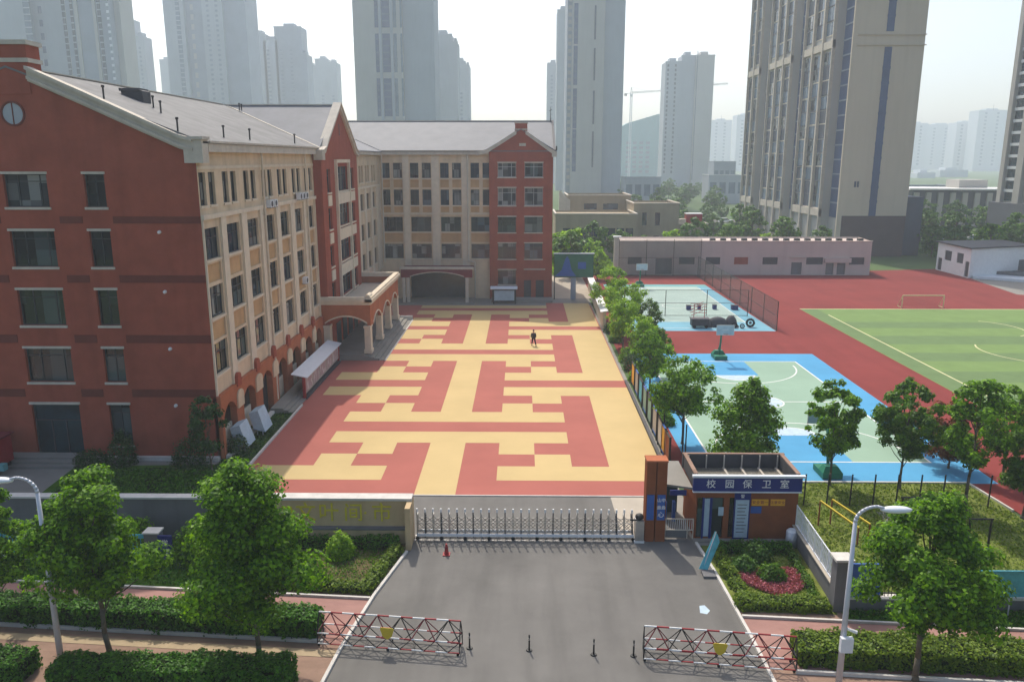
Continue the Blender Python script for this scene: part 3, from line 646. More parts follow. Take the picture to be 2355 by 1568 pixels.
# --- ground floor arcade of the side wing
ar = Pl((XW+.28, 0), (0, 1), (1, 0)); am = MB()
arcs = [(YG+.45, YG+2.9, 2.9, .75), (YG+4.35, YG+7.0, 2.95, .75), (YG+8.7, YG+11.3, 2.95, .75), (YG+12.9, YG+15.5, 2.95, .75), (YG+17.1, YG+19.8, 2.95, .75), (YG+21.5, YG+24.0, 2.95, .75), (YG+25.5, YG+27.9, 2.95, .75)]
archwall(am, ar, YG, 81, 0, 4.55, arcs, .5); obj('arcade_wall', am, 'bricklit', sch)
for i, (a0, a1, s_, r_) in enumerate(arcs):
    q_ = MB(); ar.bx(q_, a0-.0, a1, 0.02, 3.75, -.58, -.52, 0)
    o = obj('arch_window', q_, 'tealg' if i == 2 else 'glass', sch)
    if i != 2: q_ = MB(); ar.bx(q_, a0+.15, a1-.15, .2, 1.9, -.5, -.38); obj('shutter_panel', q_, 'creamf', o)
cpl = MB(); bm_ = MB()
for i in range(6):
    u0 = arcs[i][1]+.12; u1 = arcs[i+1][0]-.12; um = (u0+u1)/2; hw = (u1-u0)/2
    pts = [(um-hw, 2.75), (um+hw, 2.75)]+[(um+hw*math.cos(t), 3.6+.45*math.sin(t)) for t in [math.pi*k/8 for k in range(9)]]
    cpl.extr(pts, ar, .01, .12)
    pts = [(um-.38, 4.3), (um+.38, 4.3)]+[(um+.38*math.cos(t), 4.95+.36*math.sin(t)) for t in [math.pi*k/8 for k in range(9)]]
    bm_.extr(pts, ar, -.25, .1)
each('pier_capital', cpl, 'cream', sch); each('pier_boss', bm_, 'brick', sch)
# --- red gabled bay facing the courtyard
by = Pl((-20.1, 0), (0, 1), (1, 0)); bops = []; brow = [(17.0, 19.6), (13.2, 15.6), (9.3, 11.7), (5.45, 7.8)]
for z0, z1 in brow: bops += [(83.1, 84.6, z0, z1-.2), (86.9, 92.9, z0, z1), (93.9, 96.3, z0, z1-.2)]
bw = MB(); facade(bw, by, 81, 98.5, 0, 20.6, bops, .3)
bw.q([by.P(81, 20.6), by.P(98.5, 20.6), by.P(98.5, 21.2), by.P(96.5, 22.0), by.P(89.7, 25.9), by.P(82.9, 22.0), by.P(81, 21.2)])
bw.q([(-20.1, 81, 0), (XW-.3, 81, 0), (XW-.3, 81, 21.2), (-20.1, 81, 21.2)]); bw.q([(-20.1, 98.5, 0), (XW-.3, 98.5, 0), (XW-.3, 98.5, 21.2), (-20.1, 98.5, 21.2)])
obj('bay_wall', bw, 'brick', sch)
for k, (z0, z1) in enumerate(brow):
    window(sch, by, 83.1, 84.6, z0, z1-.2, .3, (), .7, 'glass', sillm='creamf'); window(sch, by, 86.9, 92.9, z0, z1, .3, (.25, .5, .75), .7, ['glassb', 'glassl', 'glassb', 'glass'][k], sillm='creamf'); window(sch, by, 93.9, 96.3, z0, z1-.2, .3, (.5,), .7, 'glass', sillm='creamf')
fr = MB()
for u in (86.6, 92.9): by.bx(fr, u, u+.3, 5.3, 20.0, 0, .3)
by.bx(fr, 86.6, 93.2, 20.0, 20.35, 0, .32)
for z in (15.62, 11.72, 7.82):
    by.bx(fr, 86.9, 92.9, z, z+1.2, .0, .22); by.bx(fr, 83.1, 84.6, z+.0, z+1.1, .0, .1); by.bx(fr, 93.9, 96.3, z, z+1.1, 0, .1)
each('bay_frame', fr, 'creamf', sch)
cp_ = MB(); bp_ = [(80.7, 21.2), (82.2, 21.55), (83.2, 22.3), (86.4, 24.25), (89.7, 26.3), (93.0, 24.25), (96.2, 22.3), (97.2, 21.55), (98.8, 21.2)]
coping(cp_, by, bp_, .5, -.4, .28); coping(cp_, by, bp_, .14, -.5, .4, .1); by.bx(cp_, 80.5, 81.6, 20.3, 21.3, -.6, .3); obj('bay_coping', cp_, 'trim', sch)
sl2 = MB(); by.bx(sl2, 89.6, 89.8, 22.9, 24.1, 0, .03); obj('vent_slot', sl2, 'black', sch)
# --- entrance porch
PX0, PX1, PY0, PY1 = -20.1, -15.75, 80.8, 99.6
fp = Pl((0, PY0), (1, 0), (0, -1)); sp_ = Pl((PX1, 0), (0, 1), (1, 0)); bp2 = Pl((0, PY1), (1, 0), (0, 1))
po = MB()
archwall(po, fp, PX0-.8, PX1-.004, 3.55, 6.0, [(PX0-.4, PX1-.35, 3.7, .75)], .35)
archwall(po, sp_, PY0+.004, PY1-.004, 3.4, 6.0, [(PY0+1.5, PY0+6.2, 3.5, .85), (PY0+7.6, PY0+12.1, 3.5, .85), (PY0+13.4, PY0+17.6, 3.5, .85)], .35)
archwall(po, bp2, PX0-.8, PX1-.004, 3.55, 6.0, [(PX0-.4, PX1-.35, 3.7, .75)], .35)
porch = obj('porch_fascia', po, 'bricklit', sch)
q_ = MB(); q_.box(PX0-.8, PY0+.3, 5.0, PX1-.3, PY1-.3, 5.2); obj('porch_deck', q_, 'pale', sch)
q_ = MB()
fp.bx(q_, PX0-.8, PX1+.25, 6.0, 6.3, -.5, .25); fp.bx(q_, PX0-.8, PX1+.12, 6.3, 6.5, -.4, .14); fp.bx(q_, PX0-.8, PX1, 5.7, 6.0, 0, .08)
sp_.bx(q_, PY0-.25, PY1+.25, 6.002, 6.302, -.5, .26); sp_.bx(q_, PY0-.12, PY1+.12, 6.302, 6.502, -.4, .15); sp_.bx(q_, PY0, PY1, 5.7, 6.0, 0, .09)
bp2.bx(q_, PX0-.8, PX1+.2, 6.001, 6.301, -.5, .22); bp2.bx(q_, PX0-.8, PX1+.1, 6.301, 6.501, -.4, .12)
q_.cyl((PX1-.25, PY0+.05, 6.5), (PX1-.25, PY0+1.6, 6.5), .28, .28, 14); obj('porch_coping', q_, 'creamf', sch)
for x, y in ((PX1-.32, PY0+.32), (PX1-.32, PY0+6.9), (PX1-.32, PY0+12.75), (PX1-.32, PY1-.4), (PX0-.2, PY0+.35)):
    q_ = MB(); q_.box(x-.34, y-.5, .62, x+.3, y+.5, 3.45); q_.box(x-.4, y-.58, 3.3, x+.34, y+.58, 3.52); q_.box(x-.42, y-.6, .6, x+.38, y+.6, 1.0)
    obj('porch_column', q_, 'creamf', sch)
for pl, a in ((fp, (PX0-.4, PX1-.35, 3.7, .75)), (sp_, (PY0+1.5, PY0+6.2, 3.5, .85)), (sp_, (PY0+7.6, PY0+12.1, 3.5, .85)), (sp_, (PY0+13.4, PY0+17.6, 3.5, .85))):
    pts = arch(*a); q_ = MB()
    for (ua, za), (ub, zb) in zip(pts, pts[1:]): q_.extr([(ua, za), (ub, zb), (ub, zb+.14), (ua, za+.14)], pl, 0, .08)
    obj('arch_moulding', q_, 'creamf', sch)
q_ = MB(); q_.box(-20.95, 80, 0, -16.4, 101.4, .62)
for i in range(4): q_.box(-16.4+i*.52, 80.0, 0, -15.88+i*.52, 101.4, .62-.155*(i+1)+.03)
obj('porch_steps', q_, 'concrete', sch)
q_ = MB(); q_.box(-14.3, 79.9, 0, -14.15, 101.5, .06); q_.box(-15.9, 101.4, 0, -14.3, 101.9, .5); each('step_edging', q_, 'kerb', sch)
q_ = MB(); [q_.box(-20.08, y, .62, -20.02, y+1.9, 3.1) for y in (84.0, 87, 90, 93)]; each('door', q_, 'tealg', sch)
# --- far red gable section
rops = []
for z0, z1 in ((17.85, 19.85), (13.8, 16.3), (9.9, 12.15), (6.0, 8.3)): rops += [(-3.6, -.95, z0, z1), (.3, 2.95, z0, z1)]
rops += [(-3.6, -.95, 2.2, 4.35), (.25, 1.3, .1, 2.85), (2.0, 3.2, .1, 2.85), (-7.55, -5.0, 2.1, 4.3)][:3]
rw = MB(); facade(rw, RZ, -4.85, 4.4, 0, 21.3, rops, .25); rw.q([RZ.P(-4.85, 21.3), RZ.P(4.4, 21.3), RZ.P(4.4, 21.5), RZ.P(-.26, 24.4), RZ.P(-4.85, 21.5)])
rw.q([(4.4, YF-.55, 0), (4.4, YB, 0), (4.4, YB, 21.5), (4.4, 128, 25.9), (4.4, YF-.55, 21.5)]); rw.q([(-4.85, YF-.55, 0), (-4.85, YF, 0), (-4.85, YF, 21.5), (-4.85, YF-.55, 21.5)])
obj('red_end_wall', rw, 'brick', sch)
for i, o in enumerate(rops):
    if i < 9: window(sch, RZ, *o[:2], *o[2:], .25, (.5,) if i % 2 else (.25, .75), .72, ['glassl', 'glass', 'glassl', 'glassl', 'glass', 'glassl', 'glassl', 'glassb', 'glassl'][i], 'framel' if i < 4 else 'frame', head=True)
    else:
        q_ = MB(); RZ.bx(q_, *o[:2], *o[2:], -.25, -.2); obj('door', q_, 'dgrey', sch)
q_ = MB(); RZ.bx(q_, .2, 3.4, 4.4, 4.55, 0, .12); RZ.bx(q_, -1.0+.5, .25+.2, 22.2, 23.1, 0, .04); each('lintel', q_, 'trim', sch)
cp_ = MB(); bp_ = [(-6.6, 21.45), (-5.2, 21.75), (-3.2, 22.95), (-.9, 24.4)]; coping(cp_, RZ, bp_, .55, -1.6, .3); obj('gable_coping', cp_, 'trim', sch); cp_ = MB(); bp_ = [(.4, 24.4), (2.4, 23.0), (4.0, 21.85), (4.9, 21.4)]; coping(cp_, RZ, bp_, .55, -1.6, .3); RZ.bx(cp_, 4.2, 4.9, 20.7, 21.3, -.6, .35)
obj('gable_coping', cp_, 'trim', sch)
rf = MB(); slab(rf, [(-.26, YF-.7, 24.6), (-.26, 125, 24.75), (-6.0, YF+.4, 21.7), (-5.6, YF-.7, 21.55)], .1); slab(rf, [(-.26, YF-.7, 24.6), (4.9, YF-.7, 21.5), (4.9, YF+.6, 21.7), (-.26, 125, 24.75)], .1); obj('roof', rf, 'roofb', sch)
ch = MB(); RZ.bx(ch, -1.1, .65, 22.6, 25.35, -1.3, .06, 0); RZ.bx(ch, -1.2, .75, 25.35, 25.55, -1.4, .14, 1); RZ.bx(ch, -1.18, .73, 24.45, 24.6, -1.38, .12, 1); obj('chimney', ch, ['brick', 'trim'], sch)
q_ = MB(); q_.bar((4.62, 117.3, 21.55), (4.62, 128, 26.15), .3, .3); q_.bar((4.62, 128, 26.1), (4.62, 138, 21.6), .3, .3); each('verge_board', q_, 'dgrey', sch)
# --- recessed ground floor entrance canopy
cn = MB(); cpn = Pl((0, 113.6), (1, 0), (0, -1)); archwall(cn, cpn, -17.5, -7.2, 3.75, 4.95, [(-16.2, -8.4, 3.85, .65)], .4, 0); cn.box(-17.5, 114.0, 4.75, -7.2, YF-.02, 4.95)
obj('entrance_canopy', cn, 'dred', sch)
q_ = MB(); cpn.bx(q_, -17.7, -7.0, 4.95, 5.25, -.6, .15); pts = arch(-16.2, -8.4, 3.85, .65)
for (ua, za), (ub, zb) in zip(pts, pts[1:]): q_.extr([(ua, za), (ub, zb), (ub, zb+.12), (ua, za+.12)], cpn, 0, .07)
for x in (-17.1, -16.5, -8.0): cpn.bx(q_, x-.22, x+.22, 0, 3.8, -.5, -.02)
each('canopy_trim', q_, 'trim', sch)
q_ = MB(); q_.box(-16.6, YF-.12, 0.1, -8.2, YF-.06, 3.9); obj('entrance_glazing', q_, 'tealg', sch)
q_ = MB(); q_.box(-18, 112.8, 0, -7.0, YF-.2, .14); q_.box(-4.5, 114.3, 0, 4.4, YF-.6, .3); q_.box(-4.2, 113.7, 0, 3.4, 114.3, .15); each('entrance_step', q_, 'concrete', sch)
# gable entrance steps
q_ = MB(); q_.box(-36.6, 51.0, 0, -30.5, 52, .45); q_.box(-36.6, 50.55, 0, -30.4, 51.0, .3); q_.box(-36.6, 50.1, 0, -30.3, 50.55, .15); each('entrance_step', q_, 'concrete', sch)
# side steps
q_ = MB(); q_.box(-20.67, 62.2, 0, -19.6, 80, .45); q_.box(-19.6, 62.2, 0, -19.2, 80, .3); q_.box(-19.2, 62.2, 0, -18.8, 80, .15); each('side_step', q_, 'concrete', sch)
q_ = MB(); q_.box(-20.6, 52.0, 0, -20.3, 62.1, .3); q_.box(-30.3, 51.6, 0, -21, 51.98, .25); each('plinth', q_, 'kerb', sch)
# air conditioners
def aircon(x, y, z):
    a = MB(); a.box(x, y-.4, z, x+.36, y+.4, z+.6); o = obj('air_conditioner', a, 'whitem', sch)
    f_ = MB(); f_.cyl((x+.36, y, z+.3), (x+.375, y, z+.3), .24, .24, 14); obj('fan_grille', f_, 'dgrey', o)
    f_ = MB(); f_.bar((x-.1, y-.3, z-.03), (x+.36, y-.3, z-.03), .04); f_.bar((x-.1, y+.3, z-.03), (x+.36, y+.3, z-.03), .04); each('bracket', f_, 'dgrey', o)
for y, z in ((65.4, 16.55), (66.5, 16.55), (74.2, 16.75), (75.2, 16.75), (76.3, 16.75), (74.6, 8.9)): aircon(XW+.2, y, z)
rd = MB(); rd.box(4.75, 117.2, 21.6, 4.95, 117.3, 22.2); rd.cyl((4.3, 127.8, 26.1), (4.3, 127.8, 28.2), .08, .03, 6); rd.bar((4.1, 127.8, 27.6), (4.5, 127.8, 27.9), .08); obj('lightning_rod', rd, 'black', sch)

# ================================================================== GATE AND FRONT
def blk(*b, mi=0): m = MB(); m.box(*b, mi); return m
# boundary walls
t = thing('name_wall', 'olive-brown stone school name wall with gold characters beside the sliding gate', 'wall', (-10, 40, 0))
m_ = MB(); m_.box(-14.4, 40.0, 0, -6.05, 40.45, 2.4); obj('wall_body', m_, 'olive', t)
m_ = MB(); m_.box(-14.5, 39.88, 2.4, -5.95, 40.6, 2.54); obj('coping', m_, 'kerb', t)
m_ = MB(); m_.box(-14.4, 39.72, 0, -6.2, 40.0, .78); obj('plinth', m_, 'olive', t); m_ = MB(); m_.box(-14.42, 39.68, .78, -6.2, 40.0, .88); obj('ledge', m_, 'gwall', t)
m_ = MB(); m_.box(-6.2, 38.95, 0, -5.92, 40.5, 2.39); obj('end_pier', m_, 'olive', t)
for i, c_ in enumerate('己文叶间·市'):
    x_ = [-12.75, -11.75, -10.5, -9.15, -8.5, -7.6][i]; text('character', c_, [.8, 1.15, 1.15, 1.1, 1.0, 1.15][i], 'gold', t, (x_, 39.975, 1.62), (R(90), 0, 0), .025)
t = thing('boundary_wall', 'long grey rendered wall with white coping behind the street trees on the left', 'wall', (-30, 40, 0))
obj('wall_body', blk(-62, 40.05, 0, -14.45, 40.4, 2.4), 'gwall', t); obj('coping', blk(-62, 39.95, 2.4, -14.55, 40.5, 2.5), 'kerb', t)
# sliding gate
t = thing('sliding_gate', 'silver concertina sliding gate with upright posts closed across the entrance', 'gate', (0.4, 40.2, 0))
NP = 28; xs = [-5.72+i*(6.1+5.72)/(NP-1) for i in range(NP)]; prev = None
for i, x in enumerate(xs):
    lean = .0+(.10 if i > NP-6 else 0)*(i-NP+6)/5
    p = MB(); p.bar((x, 40.18, .12), (x-lean, 40.18, 1.68), .055, .055); p.bar((x, 40.62, .12), (x-lean, 40.62, 1.4), .04); p.bar((x-lean, 40.18, 1.4), (x-lean, 40.62, 1.4), .04); p.bar((x, 40.18, .2), (x, 40.62, .2), .05)
    o = obj('post', p, 'dgrey' if i % 2 else 'steel', t); obj('post_cap', MB().cyl((x-lean, 40.18, 1.64), (x-lean, 40.18, 1.84), .05, .05, 8), 'white', o)
for y in (40.2, 40.6):
    lt = MB()
    for a, b_ in zip(xs, xs[1:]):
        for z0, z1 in ((.35, .8), (.8, .35), (.8, 1.2), (1.2, .8)): lt.bar((a, y, z0), (b_, y, z1), .03)
    obj('lattice', lt, 'steel', t)
r_ = MB(); r_.bar((-5.75, 40.14, .3), (6.15, 40.14, .3), .05, .16); r_.bar((-5.75, 40.66, .3), (6.15, 40.66, .3), .05, .16); each('bottom_rail', r_, 'whitem', t)
r_ = MB(); r_.bar((-5.75, 40.14, 1.05), (6.15, 40.14, 1.05), .025, .03); r_.bar((-5.75, 40.66, 1.05), (6.15, 40.66, 1.05), .025, .03); each('middle_rail', r_, 'steel', t)
for x in xs[::3]: obj('wheel', MB().cyl((x, 40.12, .1), (x, 40.2, .1), .1, .1, 10), 'tyre', t)
for y in (40.14, 40.66): struct('gate_track', blk(-5.9, y-.05, .004, 6.8, y+.05, .014), 'steel')
t = thing('gate_motor', 'grey sliding gate motor housing with dark cap beside the brown pillars', 'machine', (6.45, 40.2, 0))
obj('housing', blk(6.2, 39.95, .1, 6.66, 40.65, 1.25), 'steel', t); obj('base_plate', blk(6.14, 39.9, 0, 6.69, 40.7, .1), 'white', t); obj('lamp_dome', MB().ball((6.43, 40.25, 1.4), .24, .24, .19), 'black', t); r_ = MB(); r_.bar((5.9, 40.1, 1.28), (6.25, 40.1, 1.28), .08); obj('sensor_arm', r_, 'black', t)
# pillars
for i, (x0, x1, lab, c_) in enumerate(((6.72, 7.22, 'narrow brown gate pillar with blank blue plate, next to the gate motor', ''), (7.28, 7.82, 'narrow brown gate pillar with lettered blue plate, next to the small wicket', ''))):
    t = thing('gate_pillar', lab, 'pillar', ((x0+x1)/2, 40.4, 0), 'pair of brown gate pillars')
    obj('shaft', blk(x0, 40.1, 0, x1, 40.9, 4.6), 'rust', t); obj('cap', blk(x0-.03, 40.07, 4.6, x1+.03, 40.93, 4.7), 'bricklit', t)
    s_ = obj('name_plate', blk(x0+.06, 40.04, 1.3, x1-.06, 40.1, 2.75), 'blues', t)
    if i: 
        for k, ch_ in enumerate(('山中', '盎盎', '心')): text('character', ch_, [.24, .24, .36][k], 'white', t, ((x0+x1)/2, 40.035, 2.45-k*.42), (R(90), 0, 0), .01)
# wicket canopy
t = thing('wicket_canopy', 'grey sheet canopy over the pedestrian entrance between pillar and gatehouse', 'canopy', (8.9, 42, 0))
m_ = MB(); slab(m_, [(7.86, 41.0, 3.0), (9.3, 40.5, 3.0), (9.22, 44.2, 3.1), (8.0, 44.2, 3.1)], .12); obj('roof_sheet', m_, 'concrete', t)
m_ = MB(); m_.box(8.1, 40.6, 2.5, 9.0, 40.67, 2.8); obj('sign', m_, 'navy', t); m_ = MB(); m_.box(8.0, 43.9, 0, 9.2, 44.0, 2.85); obj('rear_panel', m_, 'tealg', t)
m_ = MB(); [m_.box(8.2+k*.5, 42.6, 0, 8.36+k*.5, 42.9, 1.2) for k in range(2)]; each('turnstile', m_, 'blues', t)
t = thing('wicket_gate', 'small pale pedestrian gate with upright bars under the grey canopy', 'gate', (8.95, 40.45, 0))
m_ = MB(); 
for a, b_ in (((7.88, .05), (7.88, 1.2)), ((9.42, .05), (9.42, 1.2)), ((7.88, 1.2), (9.42, 1.2)), ((7.88, .55), (9.42, .55)), ((9.1, .05), (9.1, 1.2))): m_.bar((a[0], 40.42, a[1]), (b_[0], 40.42, b_[1]), .045)
obj('frame', m_, 'trim', t)
m_ = MB(); [m_.bar((7.96+k*.115, 40.42, .57), (7.96+k*.115, 40.42, 1.18), .02) for k in range(13)]; obj('bars', m_, 'whitem', t); obj('lower_panel', blk(7.9, 40.44, .08, 9.08, 40.46, .52), 'gwall', t)
# gatehouse
t = thing('gatehouse', 'brown gatehouse with dark blue sign band and open parapet roof beside the gate', 'gatehouse', (12.3, 42.4, 0))
gp = Pl((0, 40.35), (1, 0), (0, -1)); m_ = MB()
facade(m_, gp, 9.5, 15.0, 0, 2.9, [(9.55, 11.0, .15, 2.5), (10.95+.35, 12.0, .15, 2.5)], .12)
m_.q([(15, 40.35, 0), (15, 43.6, 0), (15, 43.6, 3.3), (15, 40.35, 3.3)]); m_.q([(9.5, 40.35, 0), (9.5, 43.6, 0), (9.5, 43.6, 3.3), (9.5, 40.35, 3.3)]); m_.q([(9.5, 43.6, 0), (15, 43.6, 0), (15, 43.6, 3.3), (9.5, 43.6, 3.3)])
obj('wall', m_, 'rust', t)
m_ = MB(); m_.box(9.55, 40.6, 2.9, 14.95, 43.5, 3.0); obj('roof_deck', m_, 'gravel', t)
m_ = MB(); m_.box(9.3, 43.4, 3.0, 15.1, 43.6, 3.8); m_.box(14.85, 40.5, 3.0, 15.05, 43.4, 3.8); m_.box(9.35, 40.5, 3.0, 9.55, 43.4, 3.8); each('parapet', m_, 'dgrey', t)
m_ = MB(); m_.box(9.3, 43.42, 3.8, 15.15, 43.62, 3.85); m_.box(14.86, 40.5, 3.8, 15.08, 43.42, 3.85); m_.box(9.33, 40.5, 3.8, 9.55, 43.42, 3.85); each('parapet_coping', m_, 'earth', t)
m_ = MB(); [m_.box(9.6+k*1.02, 43.3, 3.0, 9.66+k*1.02, 43.39, 3.78) for k in range(6)]; each('parapet_post', m_, 'trim', t)
m_ = MB(); [m_.box(11.55+k*1.0, 40.65, 3.0, 11.67+k*1.0, 43.2, 3.12) for k in range(4)]; each('roof_batten', m_, 'pale', t)
m_ = MB(); gp.bx(m_, 9.25, 15.1, 2.93, 3.72, .0, .16); s_ = obj('sign_band', m_, 'navy', t)
m_ = MB(); gp.bx(m_, 9.2, 15.25, 3.72, 3.84, .0, .22); gp.bx(m_, 9.25, 15.1, 2.86, 2.925, 0, .2); each('sign_edge', m_, 'whitem', t)
for c_, x_ in zip('校园保卫室', (10.2, 11.2, 12.15, 13.18, 14.15)): text('character', c_, .52, 'white', s_, (x_, 40.185, 3.33), (R(90), 0, 0), .012)
m_ = MB(); gp.bx(m_, 9.6, 10.95, .15, 2.45, -.12, -.08); o = obj('glazed_front', m_, 'glass', t); m_ = MB(); gp.bx(m_, 9.85, 9.95, .1, 2.5, -.07, .03); gp.bx(m_, 10.25, 10.38, .1, 2.5, -.07, .03); each('door_frame', m_, 'navy', t); m_ = MB(); gp.bx(m_, 9.95, 10.25, .2, 2.42, -.06, -.03); obj('door_leaf', m_, 'paper', t)
m_ = MB(); gp.bx(m_, 11.32, 11.98, .15, 2.48, -.12, -.08); obj('window', m_, 'glass', t); m_ = MB(); gp.bx(m_, 10.72, 11.0, 1.45, 1.95, .0, .03); obj('notice', m_, 'paper', t)
m_ = MB(); gp.bx(m_, 11.55, 12.42, .05, 2.8, .0, .07); d_ = obj('notice_frame', m_, 'navy', t); m_ = MB(); gp.bx(m_, 11.62, 12.34, .2, 2.4, .07, .09); obj('notice_poster', m_, 'paper', d_)
m_ = MB(); 
for k in range(9): gp.bx(m_, 11.72, 12.24-.05*(k % 3), 2.1-k*.2, 2.15-k*.2, .09, .094)
obj('poster_lines', m_, 'gwall', d_)
text('character', '警', .22, 'white', d_, (11.98, 40.27, 2.6), (R(90), 0, 0), .008)
m_ = MB(); gp.bx(m_, 12.5, 13.4, 2.05, 2.42, 0, .025); gp.bx(m_, 13.52, 14.3, 2.05, 2.42, 0, .025); b_ = each('yellow_banner', m_, 'orng', t)
text('writing', '安全第一', .22, 'brick', t, (12.95, 40.32, 2.23), (R(90), 0, 0), .006); text('writing', '注意安全', .2, 'brick', t, (13.9, 40.32, 2.23), (R(90), 0, 0), .006)
m_ = MB(); gp.bx(m_, 12.47, 13.05, 1.6, 2.0, 0, .02); obj('blue_plate', m_, 'blues', t)
m_ = MB(); gp.bx(m_, 9.4, 15.1, 0, .1, 0, .35); obj('step', m_, 'concrete', t)
t = thing('water_tank', 'rounded grey metal drum at the right foot of the gatehouse wall', 'tank', (14.6, 39.75, 0)); obj('drum', MB().cyl((14.6, 39.75, 0), (14.6, 39.75, .85), .32, .3, 16), 'gal', t, True); obj('lid', MB().cyl((14.6, 39.75, .85), (14.6, 39.75, .95), .3, .2, 16), 'whitem', t)
# side wall with grille
t = thing('side_wall', 'low grey wall topped by a pale decorative grille running from gatehouse to the street pillar', 'wall', (14.9, 37, 0))
m_ = MB(); m_.two([(14.85, 40.3, 0), (15.1, 40.3, 0), (14.85, 33.9, 0), (14.6, 33.9, 0)], [(14.85, 40.3, .9), (15.1, 40.3, .9), (14.85, 33.9, .9), (14.6, 33.9, .9)]); obj('wall_body', m_, 'gwall', t)
m_ = MB(); m_.bar((14.95, 40.3, .93), (14.7, 33.9, .93), .34, .06); obj('coping', m_, 'pale', t)
m_ = MB(); A0 = Vector((14.95, 40.25, 0)); A1 = Vector((14.71, 34.1, 0))
for z in (1.0, 2.1): m_.bar(A0+Vector((0, 0, z)), A1+Vector((0, 0, z)), .05)
for k in range(7): p = A0.lerp(A1, k/6); m_.bar(p+Vector((0, 0, .95)), p+Vector((0, 0, 2.15)), .05)
obj('grille_frame', m_, 'whitem', t); m_ = MB()
for k in range(30):
    p = A0.lerp(A1, (k+.5)/30); q = A0.lerp(A1, (k+1.3)/30) if k < 29 else A1
    m_.bar(p+Vector((0, 0, 1.05)), p+Vector((0, 0, 2.05)), .018); m_.bar(p+Vector((0, 0, 1.1)), q+Vector((0, 0, 2.05)), .018); m_.bar(q+Vector((0, 0, 1.1)), p+Vector((0, 0, 2.05)), .018)
obj('grille_bars', m_, 'whitem', t)
t = thing('street_pillar', 'tall grey rendered pillar with pale cap at the street end of the grille wall', 'pillar', (14.7, 33.5, 0)); obj('shaft', blk(14.4, 33.25, 0, 15.05, 33.85, 2.55), 'gwall', t); obj('cap', blk(14.3, 33.15, 2.55, 15.15, 33.95, 2.66), 'kerb', t)
t = thing('street_fence', 'dark railing fence with a blue panel behind the big right street tree', 'fence', (20, 33.4, 0))
obj('base_wall', blk(15.1, 33.45, 0, 34, 33.75, .55), 'gwall', t); obj('coping', blk(15.1, 33.4, .55, 34, 33.8, .63), 'kerb', t); obj('blue_panel', blk(15.1, 33.5, .63, 16.6, 33.6, 2.3), 'blues', t); obj('blue_panel', blk(21.0, 33.5, .63, 23.4, 33.56, 2.0), 'cyan', t)
m_ = MB(); [m_.bar((16.7+k*.16, 33.6, .6), (16.7+k*.16, 33.6, 2.0), .025) for k in range(100)]; obj('railings', m_, 'black', t)
m_ = MB(); m_.bar((16.6, 33.6, 1.95), (33, 33.6, 1.95), .05); m_.bar((16.6, 33.6, .8), (33, 33.6, .8), .05); each('rail', m_, 'black', t)
m_ = MB(); [m_.box(x, 33.5, .6, x+.08, 33.68, 2.1) for x in (18.9, 21.2, 23.5, 25.8, 28.1, 30.4)]; each('post', m_, 'black', t)
# left street side
t = thing('sign_pillar', 'squat grey pillar with a navy blue sign on its side between the two left street trees', 'pillar', (-19.1, 37.7, 0))
obj('shaft', blk(-19.45, 37.4, 0, -18.72, 38.0, 1.62), 'gwall', t); obj('cap', blk(-19.5, 37.35, 1.62, -18.66, 38.05, 1.7), 'kerb', t); m_ = MB(); m_.box(-18.72, 37.36, .2, -18.0, 37.44, 1.55); s_ = obj('sign', m_, 'navy', t)
for k, c_ in enumerate('学校'): text('character', c_, .34, 'white', s_, (-18.35, 37.35, 1.15-.5*k), (R(90), 0, 0), .01)
t = thing('street_fence', 'teal railing fence on a low white base beside the navy sign pillar', 'fence', (-24, 37.8, 0))
m_ = MB(); m_.bar((-40, 37.8, 1.35), (-19.5, 37.7, 1.35), .05, .22); m_.bar((-40, 37.8, .35), (-19.5, 37.7, .35), .05); each('rail', m_, 'cyan', t)
m_ = MB(); [m_.bar((-40+k*.21, 37.8, .2), (-40+k*.21, 37.8, 1.3), .03) for k in range(97)]; obj('railings', m_, 'cyan', t); obj('base_wall', blk(-40, 37.65, 0, -19.5, 37.9, .22), 'kerb', t)
# small street things
t = thing('traffic_cone', 'small red cone standing in front of the sliding gate', 'cone', (-3.97, 38.5, 0)); obj('cone_body', MB().cyl((-3.97, 38.5, .04), (-3.97, 38.5, .62), .13, .05, 14), 'redp', t); obj('base', blk(-4.16, 38.31, 0.002, -3.78, 38.69, .05), 'redp', t); obj('reflective_collar', MB().cyl((-3.97, 38.5, .36), (-3.97, 38.5, .44), .092, .08, 14), 'dred', t)
for i, (x, y, lab) in enumerate(((-2.21, 30.24, 'black bollard right beside the end of the left red-white barrier'), (.34, 30.12, 'black bollard in the middle of the driveway mouth, second from the left barrier'), (3.06, 29.85, 'black bollard standing third from the left barrier, well clear of both barriers'), (4.73, 29.78, 'black bollard right beside the end of the right red-white barrier'))):
    t = thing('bollard', lab, 'bollard', (x, y, 0), 'black bollards across the driveway')
    obj('base', MB().cyl((x, y, .002), (x, y, .05), .14, .12, 14), 'black', t); obj('post', MB().cyl((x, y, .05), (x, y, .74), .04, .035, 10), 'black', t, True); obj('reflective_band', MB().cyl((x, y, .5), (x, y, .6), .043, .043, 10), 'steel', t)
